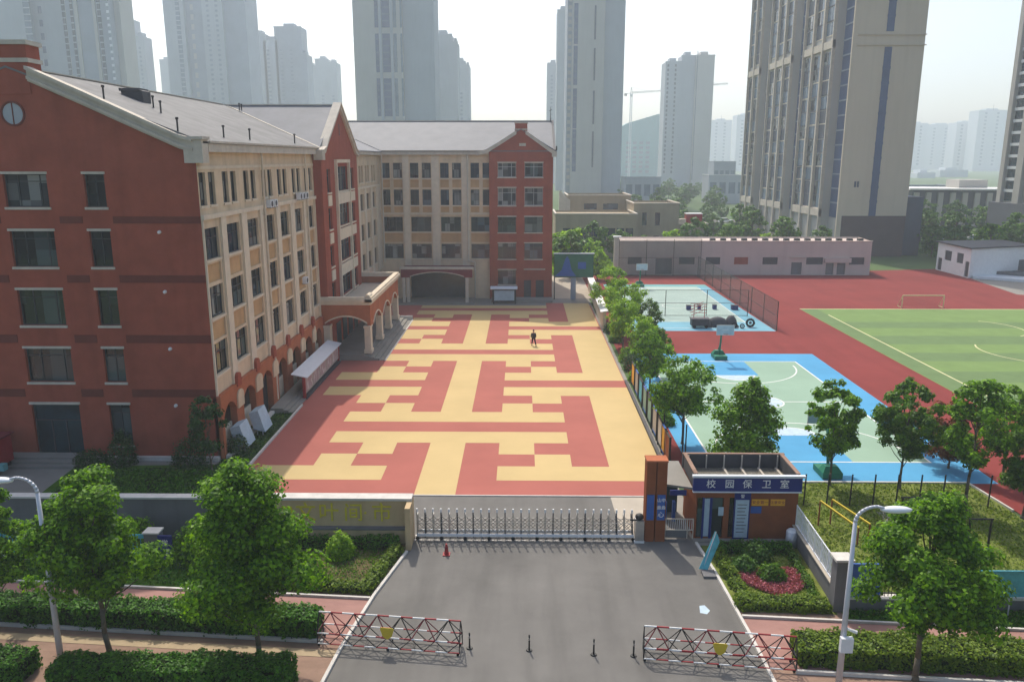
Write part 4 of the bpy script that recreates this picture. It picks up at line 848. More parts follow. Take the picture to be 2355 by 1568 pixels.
def barrier(p, q, label, fpos):
    p = Vector((*p, 0)); q = Vector((*q, 0)); u = (q-p).normalized(); L = (q-p).length; v = Vector((-u.y, u.x, 0))
    t = thing('road_barrier', label, 'barrier', tuple((p+q)/2+v*.35), 'red and white truss barriers at the driveway mouth'); n = max(6, round(L/1.05)); st = L/n
    def striped(name, a, b_, k, r_=.035):
        m = MB()
        for i in range(k): m.cyl(a.lerp(b_, i/k), a.lerp(b_, (i+1)/k), r_, r_, 6, i % 2, True)
        obj(name, m, ['white', 'redp'], t)
    Z = Vector((0, 0, 1)); top0, top1 = p+v*.35+Z*1.42, q+v*.35+Z*1.42
    striped('top_bar', top0, top1, n*2)
    for k, (dd, z) in enumerate(((0, .62), (.7, .62), (0, .12), (.7, .12))): striped('lower_bar', p+v*dd+Z*z, q+v*dd+Z*z, n*2, .028)
    tr = MB()
    for i in range(n):
        c = top0.lerp(top1, (i+.5)/n); a = p+u*(i*st); b_ = p+u*((i+1)*st)
        for dd in (0, .7):
            for e in (a, b_): tr.bar(c, e+v*dd+Z*.62, .035, None, i % 2)
            tr.bar(a+v*dd+Z*.62, (a+b_)/2+v*dd+Z*.12, .03, None, 1); tr.bar(b_+v*dd+Z*.62, (a+b_)/2+v*dd+Z*.12, .03, None, 1)
    obj('truss', tr, ['dred', 'black'], t)
    fr_ = MB()
    for s_ in (p, q):
        for dd in (0, .7): fr_.bar(s_+v*dd+Z*.1, s_+v*dd+Z*.64, .04); fr_.bar(s_+v*dd+Z*.62, s_+v*.35+Z*1.42, .04)
        for z in (.12, .62): fr_.bar(s_+Z*z, s_+v*.7+Z*z, .04)
    for i in range(1, n): fr_.bar(p+u*(i*st)+Z*.12, p+u*(i*st)+v*.7+Z*.12, .025); fr_.bar(p+u*(i*st)+Z*.62, p+u*(i*st)+v*.7+Z*.62, .025)
    obj('end_frames', fr_, 'black', t)
    for i in (0, n//2, n):
        for dd in (0, .7): c = p+u*(i*st*.98+.05)+v*dd; obj('castor', MB().cyl(c+Z*.06-v*.02, c+Z*.06+v*.02, .06, .06, 10), 'tyre', t)
    c = p+u*(L*fpos)-v*.04; m = MB(); pl_ = Pl((c.x, c.y), (u.x, u.y), (-v.x, -v.y)); m.extr([(-.3, 1.05), (-.24, 1.12), (.24, 1.12), (.3, 1.05), (.2, .72), (.04, .58), (-.04, .58), (-.2, .72)], pl_, 0, .02); obj('warning_plate', m, 'yel', t)
barrier((-8.75, 30.35), (-2.6, 29.7), 'red-white truss barrier with yellow plate left of the bollards', .5)
barrier((5.1, 29.45), (11.2, 28.75), 'red-white truss barrier with yellow plate right of the bollards, by the lamp post', .5)
t = thing('feather_banner', 'tilted pale teal banner on a small base at the right edge of the driveway', 'banner', (9.25, 36.9, 0))
obj('base', blk(9.1, 36.2, 0.0, 9.75, 36.9, .12), 'gwall', t); m_ = MB(); m_.bar((9.2, 36.9, .1), (9.9, 37.4, 1.95), .035); obj('pole', m_, 'gal', t)
m_ = MB(); m_.two([(9.0, 36.87, .15), (9.45, 36.87, .12), (10.12, 37.45, 1.35), (10.0, 37.45, 1.75), (9.85, 37.45, 1.95), (9.72, 37.4, 1.55)], [(9.0, 36.9, .15), (9.45, 36.9, .12), (10.12, 37.48, 1.35), (10.0, 37.48, 1.75), (9.85, 37.48, 1.95), (9.72, 37.43, 1.55)]); obj('banner_cloth', m_, 'cyan', t)
struct('painted_reflection', (lambda m: (m.q([(x, y, .004) for x, y in ((8.25, 33.1), (8.55, 33.0), (8.75, 33.3), (8.6, 33.75), (8.35, 33.7))]), m)[1])(MB()), 'paper')  # pale patch painting a blob of reflected light onto the driveway
# street lamps
def lamp(x, y, H, dx, label, box):
    t = thing('street_lamp', label, 'street lamp', (x, y, 0), 'tall pale street lamps')
    obj('base', blk(x-.2, y-.2, -.02, x+.2, y+.2, .12), 'concrete', t); obj('pole', MB().cyl((x, y, .1), (x, y, H-.8), .13, .075, 14), 'gal', t, True)
    pts = [(x, y, H-.82)]+[(x+dx*.75*(1-math.cos(a)), y, H-.8+.62*math.sin(a)) for a in [math.pi/2*k/7 for k in range(1, 8)]]+[(x+dx*1.0, y, H-.24)]
    obj('arm', MB().path(pts, [.075-.003*k for k in range(len(pts))], 10), 'gal', t, True)
    hd = MB(); hd.ball((x+dx*1.45, y, H-.3), .6, .2, .13); o = obj('lamp_head', hd, 'whitem', t, True); hd = MB(); hd.ball((x+dx*1.5, y, H-.37), .3, .12, .07); obj('lens', hd, 'paper', o, True)
    if box: obj('control_box', blk(x-.18, y-.3, 2.1, x+.28, y-.1, 2.7), 'whitem', t); c_ = MB(); c_.cyl((x, y, 3.0), (x+.45, y-.1, 2.86), .05, .07, 8); c_.bar((x, y, 3.2), (x+.1, y, 2.95), .06); obj('camera', c_, 'white', t)
lamp(12.32, 27.3, 8.15, 1, 'tall pale street lamp with a control box on its pole, right of the driveway', True)
lamp(-18.94, 28.75, 8.5, -1, 'tall pale street lamp rising through the left street tree', False)
# noticeboards
t = thing('notice_board', 'long roofed notice board along the left edge of the courtyard', 'notice board', (-19.0, 72.5, 0))
m_ = MB(); m_.two([(-19.95, 66.0, 2.25), (-18.55, 66.0, 1.95), (-18.55, 79.3, 1.95), (-19.95, 79.3, 2.25)], [(-19.95, 66.0, 2.33), (-18.55, 66.0, 2.03), (-18.55, 79.3, 2.03), (-19.95, 79.3, 2.33)]); obj('roof', m_, 'whitem', t)
m_ = MB(); m_.box(-19.0, 66.3, .45, -18.85, 79.0, 1.95); obj('board', m_, 'pale', t)
for k in range(5): obj('poster', blk(-18.85, 66.5+k*2.5, .6, -18.83, 68.7+k*2.5, 1.8), 'notice', t)
m_ = MB(); m_.box(-19.02, 66.05, .1, -18.8, 66.3, 2.0); m_.box(-19.02, 79.0, .1, -18.8, 79.25, 2.0); each('end_post', m_, 'redp', t); obj('foot', blk(-19.2, 66.2, 0, -18.7, 79.2, .2), 'dgrey', t)
t = thing('notice_board', 'short dark-framed notice board in front of the far red wall', 'notice board', (-3, 113.4, 0))
m_ = MB(); m_.box(-4.3, 113.2, .25, -.9, 113.5, 2.3); obj('frame', m_, 'black', t); obj('poster', blk(-4.05, 113.15, .5, -1.15, 113.2, 1.95), 'paper', t); m_ = MB(); slab(m_, [(-4.6, 112.9, 2.25), (-.7, 112.9, 2.25), (-.7, 113.9, 2.5), (-4.6, 113.9, 2.5)], .08); obj('roof', m_, 'whitem', t)
m_ = MB(); m_.box(-4.2, 113.3, 0, -4.05, 113.45, .25); m_.box(-1.1, 113.3, 0, -.95, 113.45, .25); each('leg', m_, 'black', t)
# folded sun umbrellas on the left lawn
for i, (x, y, m, lab) in enumerate(((-20.0, 57.6, 'cyan', 'pale blue covered board leaning by the second arcade pier'), (-20.2, 54.2, 'paper', 'grey-white covered board leaning nearest the corner of the red gable'))):
    t = thing('covered_stand', lab, 'stand', (x, y, 0), 'covered boards on the left lawn')
    q_ = MB(); q_.two([(x-.2, y-.9, .55), (x+.65, y-.9, .35), (x+.65, y+.9, .35), (x-.2, y+.9, .55)], [(x-.55, y-.8, 1.75), (x+.15, y-.8, 2.0), (x+.15, y+.8, 2.0), (x-.55, y+.8, 1.75)]); obj('cover', q_, 'paper' if i else 'paper', t)
    q_ = MB(); q_.bar((x, y-.7, 0), (x, y-.7, .5), .05); q_.bar((x, y+.7, 0), (x, y+.7, .5), .05); q_.bar((x+.4, y-.7, 0), (x+.4, y-.7, .45), .05); q_.bar((x+.4, y+.7, 0), (x+.4, y+.7, .45), .05); each('leg', q_, 'gal', t)
# utility truck at the left edge
t = thing('utility_cart', 'teal and red box cart parked at the left foot of the gable wall', 'cart', (-36, 50.2, 0))
obj('body', blk(-38.5, 49.0, .45, -34.75, 50.4, 2.3), 'tealg', t); obj('roof', blk(-38.6, 48.9, 2.3, -34.5, 50.8, 2.4), 'dred', t); obj('side_panel', blk(-34.75, 49.0, .5, -34.6, 50.6, 2.28), 'redp', t); obj('wheel_guard', blk(-35.3, 48.85, .3, -34.2, 49.3, .75), 'tealp', t)
for x in (-37.8, -35.0):
    for y in (49.0, 50.35): o = obj('wheel', MB().cyl((x, y-.08, .3), (x, y+.08, .3), .3, .3, 16), 'tyre', t)
# ================================================================== COURTYARD RIGHT EDGE
t = thing('low_wall', 'low white-capped wall along the far right edge of the courtyard', 'wall', (10.3, 112, 0))
m_ = MB(); m_.two([(9.85, 95.5, 0), (10.25, 95.5, 0), (10.95, 127, 0), (10.55, 127, 0)], [(9.85, 95.5, 2.2), (10.25, 95.5, 2.2), (10.95, 127, 2.2), (10.55, 127, 2.2)]); obj('wall_body', m_, 'trim', t)
m_ = MB(); m_.two([(9.55, 95.3, 2.2), (10.5, 95.3, 2.3), (11.2, 127, 2.3), (10.3, 127, 2.2)], [(9.55, 95.3, 2.28), (10.5, 95.3, 2.42), (11.2, 127, 2.42), (10.3, 127, 2.28)]); obj('coping', m_, 'white', t)
PAN = [(50.6, 'rust', 'brown'), (51.9, 'orng', 'orange'), (53.6, 'trim', 'pale grey'), (56.2, 'pale', 'cream'), (58.9, 'mint', 'mint green'), (61.6, 'mint', 'pale green'), (64.2, 'cyan', 'teal'), (66.8, 'pale', 'cream'), (69.4, 'orng', 'orange')]
ordn = ['nearest the gatehouse', 'second from the gatehouse', 'third from the gatehouse', 'fourth from the gatehouse', 'in the middle of the row', 'fourth from the far end', 'third from the far end', 'second from the far end', 'at the far end of the row']
for i, (y, m, cn_) in enumerate(PAN):
    x = 9.95+.012*(y-50); t = thing('display_panel', f'{cn_} upright display panel {ordn[i]}, right edge of the courtyard', 'panel', (x, y, 0), 'display panels along the right edge of the courtyard')
    obj('panel_face', blk(x-.04, y+.12, .35, x+.04, y+1.75, 2.1), m, t); q_ = MB(); q_.box(x-.07, y, 0, x+.07, y+.12, 2.25); q_.box(x-.07, y+1.75, 0, x+.07, y+1.87, 2.25); each('post', q_, 'black', t)
    q_ = MB(); q_.box(x-.06, y+.12, 2.1, x+.06, y+1.75, 2.2); q_.box(x-.06, y+.12, .22, x+.06, y+1.75, .35); each('rail', q_, 'blues' if i % 2 else 'black', t)
t = thing('hand_rail', 'dark sloping kerb rail at the foot of the display panels', 'railing', (9.7, 60, 0)); m_ = MB(); m_.bar((9.62, 47.5, .12), (9.72, 72, .12), .22, .24); obj('rail', m_, 'dgrey', t)
t = thing('goal_frame', 'dark tubular frame beside the blue court behind the display panels', 'frame', (11.4, 54, 0)); m_ = MB()
for a, b_ in (((11.35, 53.2, 0), (11.35, 53.2, 2.9)), ((11.6, 53.4, 0), (11.6, 53.4, 2.2)), ((10.6, 56.5, 0), (10.6, 56.5, 2.9)), ((11.35, 53.2, 2.9), (10.6, 56.5, 2.9))): m_.cyl(a, b_, .05, .05, 8)
obj('frame', m_, 'black', t)
# person
def skin(pts, edges, rad, sub=2, z=0):
    me = bpy.data.meshes.new('s'); me.from_pydata(pts, edges, []); o = bpy.data.objects.new('s', me); COL.objects.link(o)
    md = o.modifiers.new('k', 'SKIN'); md.use_smooth_shade = True
    for i, r in enumerate(rad): me.skin_vertices[0].data[i].radius = (r if isinstance(r, tuple) else (r, r))
    me.skin_vertices[0].data[0].use_root = True; s2 = o.modifiers.new('s', 'SUBSURF'); s2.levels = sub
    bpy.context.view_layer.update(); e = o.evaluated_get(bpy.context.evaluated_depsgraph_get()); out = bpy.data.meshes.new_from_object(e); bpy.data.objects.remove(o)
    q = MB(); q.v = [tuple(v.co) for v in out.vertices]; q.f = [tuple(p.vertices) for p in out.polygons]; q.m = [0]*len(q.f); return q
px_, py_ = 1.28, 86.9; t = thing('person', 'person in dark clothes walking across the courtyard', 'person', (px_, py_, 0))
def W(l): return [(px_+a, py_+b_, c) for a, b_, c in l]
J = W([(0,0,.98),(0,0,1.2),(0,.0,1.42),(0,-.01,1.52),(0,-.02,1.66),(.19,0,1.41),(.25,.05,1.14),(.24,-.06,.90),(-.19,0,1.41),(-.27,-.04,1.14),(-.27,-.14,.92),(.1,0,.93),(.17,-.12,.52),(.27,-.22,.1),(.28,-.36,.04),(-.1,0,.93),(-.14,.1,.52),(-.19,.2,.12),(-.19,.07,.05),(0,-.02,1.74)])
JE = [(0,1),(1,2),(2,3),(3,4),(4,19),(2,5),(5,6),(6,7),(2,8),(8,9),(9,10),(0,11),(11,12),(12,13),(13,14),(0,15),(15,16),(16,17),(17,18)]
JR = [(.15,.11),(.15,.11),(.16,.11),.055,.095,.07,.05,.035,.07,.05,.035,.09,.065,.045,.04,.09,.065,.045,.04,.08]
body = obj('body', skin(J, JE, JR), 'skin', t, True)
obj('hair', MB().ball((px_, py_+.02, 1.745), .105, .115, .11), 'hair', t, True)
jk = W([(0,0,.98),(0,0,1.2),(0,0,1.42),(.19,0,1.41),(.25,.05,1.14),(.245,-.04,.95),(-.19,0,1.41),(-.27,-.04,1.14),(-.27,-.12,.97),(0,0,.84)])
obj('jacket', skin(jk, [(0,1),(1,2),(2,3),(3,4),(4,5),(2,6),(6,7),(7,8),(0,9)], [(.2,.15),(.19,.14),(.19,.14),.09,.075,.065,.09,.075,.065,(.2,.15)]), 'cloth', t, True)
tr_ = W([(0,0,.98),(.1,0,.93),(.17,-.12,.52),(.26,-.21,.14),(-.1,0,.93),(-.14,.1,.52),(-.185,.19,.15)])
obj('trousers', skin(tr_, [(0,1),(1,2),(2,3),(0,4),(4,5),(5,6)], [(.17,.13),.12,.09,.075,.12,.09,.075]), 'cloth', t, True)
for sx, sy in ((.275, -.28), (-.19, .13)): obj('shoe', MB().ball((px_+sx, py_+sy, .05), .06, .15, .05), 'black', t, True)

# ================================================================== SPORTS GROUND THINGS
def hoop(x, y, face, label):
    t = thing('basketball_hoop', label, 'basketball hoop', (x, y, 0), 'green basketball hoops'); f = face
    obj('base', blk(x-.65, y-.9*f, .05, x+.65, y+.9*f, .42), 'green', t); m = MB(); m.two([(x-.65, y-.9*f, .42), (x+.65, y-.9*f, .42), (x+.65, y, .42), (x-.65, y, .42)], [(x-.4, y-.6*f, .8), (x+.4, y-.6*f, .8), (x+.4, y-.1*f, .8), (x-.4, y-.1*f, .8)]); obj('counterweight', m, 'green', t)
    m = MB(); m.bar((x, y, .4), (x, y+.5*f, 2.9), .16); m.bar((x, y+.5*f, 2.9), (x, y+1.9*f, 3.2), .12); m.bar((x, y-.5*f, .8), (x, y+.9*f, 2.95), .06); obj('arm', m, 'green', t)
    m = MB(); m.box(x-.9, y+1.9*f, 2.9, x+.9, y+1.94*f, 3.95); b_ = obj('backboard', m, 'paper', t); m = MB()
    for a in ((-.9, 2.9, .9, 2.95), (-.9, 3.9, .9, 3.95), (-.9, 2.9, -.85, 3.95), (.85, 2.9, .9, 3.95), (-.3, 3.0, .3, 3.04), (-.3, 3.45, .3, 3.49)): m.box(x+a[0], y+1.88*f, a[1], x+a[2], y+1.96*f, a[3])
    obj('backboard_frame', m, 'line', b_); m = MB(); n = 14
    for i in range(n): a0, a1 = 2*math.pi*i/n, 2*math.pi*(i+1)/n; m.bar((x+.23*math.cos(a0), y+(2.2+.23*math.sin(a0))*f, 3.05), (x+.23*math.cos(a1), y+(2.2+.23*math.sin(a1))*f, 3.05), .025)
    obj('rim', m, 'redp', t)
hoop(20.7, 81.4, -1, 'green basketball hoop at the far end of the blue court'); hoop(20.3, 49.8, 1, 'green basketball hoop at the near end of the blue court behind a tree')
hoop(19.3, 129.9, -1, 'green basketball hoop on the far netted court')
# field goal
t = thing('football_goal', 'pale football goal frame at the far end of the striped pitch', 'goal', (56.3, 111, 0)); m_ = MB()
for a, b_ in (((53.4, 110.9, 0), (53.4, 110.9, 1.75)), ((59.2, 110.9, 0), (59.2, 110.9, 1.75)), ((53.4, 110.9, 1.75), (59.2, 110.9, 1.75))): m_.cyl(a, b_, .07, .07, 8)
obj('goal_posts', m_, 'liney', t); m_ = MB()
for x in (53.4, 59.2): m_.cyl((x, 110.9, 1.75), (x, 112.2, .05), .04, .04, 6); m_.cyl((x, 110.9, .05), (x, 112.2, .05), .04, .04, 6)
obj('back_stays', m_, 'liney', t); m_ = MB(); slab(m_, [(53.4, 112.2, .05), (59.2, 112.2, .05), (59.2, 110.95, 1.72), (53.4, 110.95, 1.72)], .01); obj('net', m_, 'fencel', t)
# tall nets round the far court
def netfence(name, label, pts, h, m, step=4.5, post='black', group=None):
    mx = [sum(p[i] for p in pts)/len(pts) for i in (0, 1)]; t = thing(name, label, 'fence', (*mx, 0), group)
    for (x0, y0), (x1, y1) in zip(pts, pts[1:]):
        L = math.hypot(x1-x0, y1-y0); n = max(1, round(L/step)); nx, ny = -(y1-y0)/L*.02, (x1-x0)/L*.02
        q = MB(); q.two([(x0-nx, y0-ny, .05), (x1-nx, y1-ny, .05), (x1+nx, y1+ny, .05), (x0+nx, y0+ny, .05)], [(x0-nx, y0-ny, h-.05), (x1-nx, y1-ny, h-.05), (x1+nx, y1+ny, h-.05), (x0+nx, y0+ny, h-.05)]); obj('mesh_panel', q, m, t)
        for z in (.08, h/2, h): obj('rail', MB().bar((x0, y0, z), (x1, y1, z), .05), post, t)
        for i in range(n+1): f = i/n; obj('post', MB().cyl((x0+(x1-x0)*f, y0+(y1-y0)*f, 0), (x0+(x1-x0)*f, y0+(y1-y0)*f, h), .05, .05, 6), post, t)
    return t
netfence('court_fence', 'tall dark mesh fence along the right side of the netted court', [(31.0, 95.2), (31.2, 141)], 3.6, 'fencer', 6)
netfence('court_fence', 'tall thin-posted fence across the front of the netted court', [(13.6, 104.5), (30.0, 104.5)], 3.5, 'fencel', 5.3)
netfence('boundary_net', 'very tall dark net screen behind the far court, left of the beige shed', [(17.2, 141.5), (31.8, 141.8)], 6.6, 'fence', 5)
t = thing('net_pillar', 'tall pale pillar at the left end of the tall net screen', 'pillar', (16.7, 141.6, 0)); obj('shaft', blk(16.3, 141.2, 0, 17.1, 142, 6.9), 'trim', t); obj('cap', blk(16.1, 141.0, 6.9, 17.5, 142.2, 7.1), 'white', t)
# clutter on the far court
def cart():
    t = thing('equipment_cart', 'dark equipment cart with a red frame rack at the front of the netted court', 'cart', (22.0, 97.2, 0)); obj('box', blk(21.0, 96.6, .25, 23.1, 97.8, 1.1), 'dgrey', t); m = MB(); m.box(20.9, 96.5, 1.1, 23.2, 97.9, 1.2); obj('lid', m, 'gwall', t)
    m = MB()
    for x in (21.3, 22.6): m.bar((x, 97.2, 1.2), (x, 97.2, 2.9), .07)
    for z in (1.9, 2.3, 2.7, 3.0): m.bar((20.8, 97.2, z), (22.9, 97.2, z-.1), .06); m.bar((21.0, 97.2, z-.35), (22.4, 97.2, z+.2), .05)
    obj('rack', m, 'redp', t)
    for x in (21.3, 22.8): obj('wheel', MB().cyl((x, 96.55, .2), (x, 96.65, .2), .2, .2, 12), 'tyre', t)
cart()
def tyre(x, y, z, r, lab, up=True):
    t = thing('tyre', lab, 'tyre', (x, y, z), 'old tyres on the netted court'); m = MB(); n = 18; ax = Vector((.25, 1, 0)).normalized() if up else Vector((0, 0, 1)); a = Vector((0, 0, 1)) if up else Vector((1, 0, 0)); b_ = ax.cross(a)
    c = Vector((x, y, z+(r if up else .12)))
    for i in range(n):
        t0, t1 = 2*math.pi*i/n, 2*math.pi*(i+1)/n; m.bar(c+(a*math.cos(t0)+b_*math.sin(t0))*r*.8, c+(a*math.cos(t1)+b_*math.sin(t1))*r*.8, .26*r/.6, .26*r/.6)
    obj('tread', m, 'tyre', t); m = MB(); m.cyl(c-ax*.04, c+ax*.04, r*.35, r*.35, 12); obj('rim', m, 'gwall', t)
tyre(28.4, 97.4, .0, .55, 'large upright tyre at the right front of the netted court'); tyre(26.3, 96.8, 0, .36, 'small upright tyre left of the large tyre on the netted court'); tyre(27.2, 96.6, 0, .3, 'smallest upright tyre just left of the large tyre')
for i, (x, rx, h, lab) in enumerate(((24.4, 1.5, 1.25, 'broad dark tarpaulin-covered heap at the front of the netted court'), (26.1, .8, 1.45, 'narrow tall grey covered heap beside the broad dark heap'), (23.2, .45, .9, 'small upright grey covered heap next to the equipment cart'))):
    t = thing('covered_heap', lab, 'heap', (x, 97.8, 0), 'covered heaps on the netted court'); q = MB(); q.ball((x, 97.8, .0), rx, .8, h, 0, 16, 10); o = obj('cover', q, 'dgrey', t, True); obj('skirt', blk(x-rx*1.05, 97.1, 0, x+rx*1.05, 98.4, .22), 'gwall', t)
for x, y, s_, lab in ((23.1, 109, .6, 'small dark crate on the netted court nearest its centre'), (24.6, 109.2, .4, 'small dark stool right of the crate on the netted court'), (26.8, 109.5, .5, 'dark bin further right on the netted court'), (29.5, 109.2, .9, 'dark bench by the right fence of the netted court')):
    t = thing('crate', lab, 'crate', (x, y, 0)); obj('box', blk(x-s_/2, y-.3, .02, x+s_/2, y+.3, .6), 'navy', t); obj('lid', blk(x-s_/2-.04, y-.34, .6, x+s_/2+.04, y+.34, .66), 'dgrey', t)
# green screen board beyond the far building corner
t = thing('screen_board', 'green and blue billboard on a blue-grey post right of the far school wall', 'billboard', (7.6, 117, 0))
obj('panel', blk(4.75, 117.0, 3.4, 10.5, 117.2, 6.8), 'dgreen', t); obj('top_rail', blk(4.6, 116.9, 6.8, 10.6, 117.3, 6.92), 'whitem', t); m_ = MB(); pl_ = Pl((0, 117), (1, 0), (0, -1)); m_.extr([(4.8, 3.5), (8.0, 3.5), (7.3, 4.4), (6.9, 6.0), (6.6, 6.5), (6.3, 6.0), (5.8, 4.4)], pl_, .0, .03); m_.extr([(8.2, 4.6), (9.4, 4.6), (9.4, 5.6), (8.2, 5.6)], pl_, 0, .03); each('blue_shape', m_, 'blues', t)
obj('post', blk(7.2, 117.1, 0, 7.95, 117.5, 3.6), 'tw3', t); obj('post', blk(4.7, 117.1, 0, 4.85, 117.3, 6.9), 'black', t); obj('base', blk(4.7, 117.0, 3.3, 10.5, 117.25, 3.4), 'dgrey', t)
# exercise yard
t = thing('yard_fence', 'row of thin black posts on the grass in front of the blue court', 'fence', (21.5, 44.8, 0)); 
for k in range(9): x = 17.0+k*1.38; obj('post', MB().cyl((x, 44.8, 0), (x+.02, 44.8, 2.05), .045, .045, 6), 'black', t)
obj('wire', MB().bar((17, 44.8, .1), (28, 44.8, .1), .02), 'black', t)
t = thing('parallel_bars', 'sloping yellow parallel bars on dark legs in the grass yard', 'exercise bars', (17.9, 41.0, 0)); m_ = MB(); m_.bar((16.95, 42.2, 1.5), (18.2, 39.85, 1.0), .1); m_.bar((17.7, 42.4, 1.5), (19.0, 40.3, 1.0), .1); each('bar', m_, 'yel', t)
m_ = MB(); [m_.bar((x, y, 0), (x, y, z), .07) for x, y, z in ((16.95, 42.2, 1.5), (17.7, 42.4, 1.5), (18.2, 39.85, 1.0), (19.0, 40.3, 1.0))]; each('leg', m_, 'rust', t)
for i, (x0, y0, x1, h, lab) in enumerate(((21.6, 42.2, 24.8, 1.75, 'wide low black bar frame on a concrete pad in the grass yard'), (23.3, 38.5, 24.4, 2.2, 'narrow tall black bar frame behind the big right street tree'))):
    t = thing('bar_frame', lab, 'exercise bars', ((x0+x1)/2, y0, 0), 'black exercise frames'); m_ = MB(); m_.cyl((x0, y0, 0), (x0, y0, h), .06, .06, 8); m_.cyl((x1, y0, 0), (x1, y0, h), .06, .06, 8); each('leg', m_, 'black', t); obj('bar', MB().cyl((x0-.1, y0, h), (x1+.1, y0, h), .05, .05, 8), 'black', t)
struct('yard_pad', blk(21.0, 42.6, .004, 25.0, 44.0, .03), 'concrete')
t = thing('side_frame', 'small pale tube frame in the hedge strip at the lower right', 'frame', (23, 33, 0)); m_ = MB()
for a, b_ in (((22.2, 32.9, 0), (22.2, 32.9, 1)), ((23.3, 32.9, 0), (23.3, 32.9, 1)), ((21.5, 32.9, 1), (23.4, 32.9, 1))): m_.cyl(a, b_, .03, .03, 6)
obj('frame', m_, 'gal', t)
b = MB(); b.bar((28.75, 48.4, .05), (29.2, 44.2, .05), .12, .14); b.bar((11, 48.38, .05), (28.75, 48.38, .05), .14, .1); struct('yard_kerb', b, 'kerb')

# ================================================================== LOW BUILDINGS
t = thing('long_shed', 'long low beige flat-roofed building behind the running track', 'building', (47, 146, 0)); pl_ = Pl((0, 143.2), (1, 0), (0, -1))
lo = [(19, 21.5, 1.9, 3.2), (24, 27, .1, 3.0), (28.2, 31, 1.9, 3.2), (33, 35.6, 1.9, 3.2), (38.1, 40.6, 1.9, 3.2), (43.2, 45.9, 1.9, 3.2), (48.4, 50.3, .1, 2.3), (51.0, 54.0, 1.9, 3.2), (54.6, 56.0, .1, 2.2), (56.6, 58.1, .1, 2.2), (58.7, 61.4, 1.9, 3.2)]
m_ = MB(); facade(m_, pl_, 17.4, 62.5, 0, 6.05, lo, .2); m_.q([(62.5, 143.2, 0), (63.6, 152, 0), (63.6, 152, 6.05), (62.5, 143.2, 6.05)]); m_.q([(17.4, 143.2, 0), (17.4, 152, 0), (17.4, 152, 6.05), (17.4, 143.2, 6.05)]); m_.q([(17.4, 143.2, 5.8), (62.5, 143.2, 5.8), (63.6, 152, 5.8), (17.4, 152, 5.8)]); m_.q([(17.4, 152, 0), (63.6, 152, 0), (63.6, 152, 6.05), (17.4, 152, 6.05)]); obj('wall', m_, 'beige', t)
for k, o in enumerate(lo):
    q = MB(); pl_.bx(q, *o[:2], *o[2:], -.2, -.15); w_ = obj('door' if o[2] < 1 else 'window', q, 'brick' if k in (4,) else 'dgrey' if o[2] > 1 else 'gwall', t)
m_ = MB(); pl_.bx(m_, 17.3, 62.6, 6.05, 6.15, -.3, .1); obj('parapet_cap', m_, 'beige', t); m_ = MB(); [m_.box(34+k*1.9, 144.6, 5.8, 34.9+k*1.9, 145.4, 6.4) for k in range(15)]; each('roof_unit', m_, 'black', t)
m_ = MB(); pl_.bx(m_, 48.0, 50.9, 3.2, 3.3, 0, .3); pl_.bx(m_, 54.2, 58.9, 2.3, 3.1, 0, .5); each('door_hood', m_, 'beige', t)
# white hut
t = thing('white_hut', 'small white hut with dark roof edge and two square windows beside the track bend', 'hut', (80, 145, 0)); P0, P1, P2 = (78.3, 151), (78.4, 139.8), (84.5, 143.0)
pa = Pl(P0, (0.0089, -1), (-1, -.0089)); m_ = MB(); facade(m_, pa, 0, 11.2, 0, 5.2, [(.5, 1.9, .1, 2.4), (2.7, 5.0, 2.2, 4.0), (6.8, 8.9, 2.2, 4.0), (9.7, 10.9, .1, 2.8)], .2)
m_.q([(78.4, 139.8, 0), (90, 143, 0), (90, 143, 5.2), (78.4, 139.8, 5.2)]); m_.q([(78.3, 151, 0), (90, 152, 0), (90, 152, 5.2), (78.3, 151, 5.2)]); obj('wall', m_, 'white', t)
for a in ((2.7, 5.0, 2.2, 4.0), (6.8, 8.9, 2.2, 4.0), (.5, 1.9, .1, 2.4), (9.7, 10.9, .1, 2.8)): q = MB(); q.q([pa.P(a[0], a[2], -.15), pa.P(a[1], a[2], -.15), pa.P(a[1], a[3], -.15), pa.P(a[0], a[3], -.15)]); obj('window' if a[2] > 1 else 'door', q, 'dgrey', t)
m_ = MB(); slab(m_, [(77.9, 151.4, 5.4), (78.0, 139.4, 5.35), (91, 142.7, 5.5), (91, 152.4, 5.5)], .22); obj('roof', m_, 'dgrey', t)
# spectator stand
t = thing('spectator_stand', 'low curved pale grandstand step with grey wall at the right edge behind the track', 'stand', (90, 132, 0)); 
def curve(off, n=14): return [(78.9+off*.35+(x_:=i/n*34), 139.3+off-.62*x_-0.0095*x_*x_) for i in range(n+1)]
for k, (o0, o1, z, m) in enumerate(((0, 4.5, .45, 'whitem'), (4.5, 8, 1.0, 'gwall'), (8, 9, 2.9, 'gwall'))):
    m_ = MB(); c0, c1 = curve(o0), curve(o1)
    for i in range(len(c0)-1): m_.two([(*c0[i], 0), (*c0[i+1], 0), (*c1[i+1], 0), (*c1[i], 0)], [(*c0[i], z), (*c0[i+1], z), (*c1[i+1], z), (*c1[i], z)])
    obj(('front_step', 'terrace', 'back_wall')[k], m_, m, t)
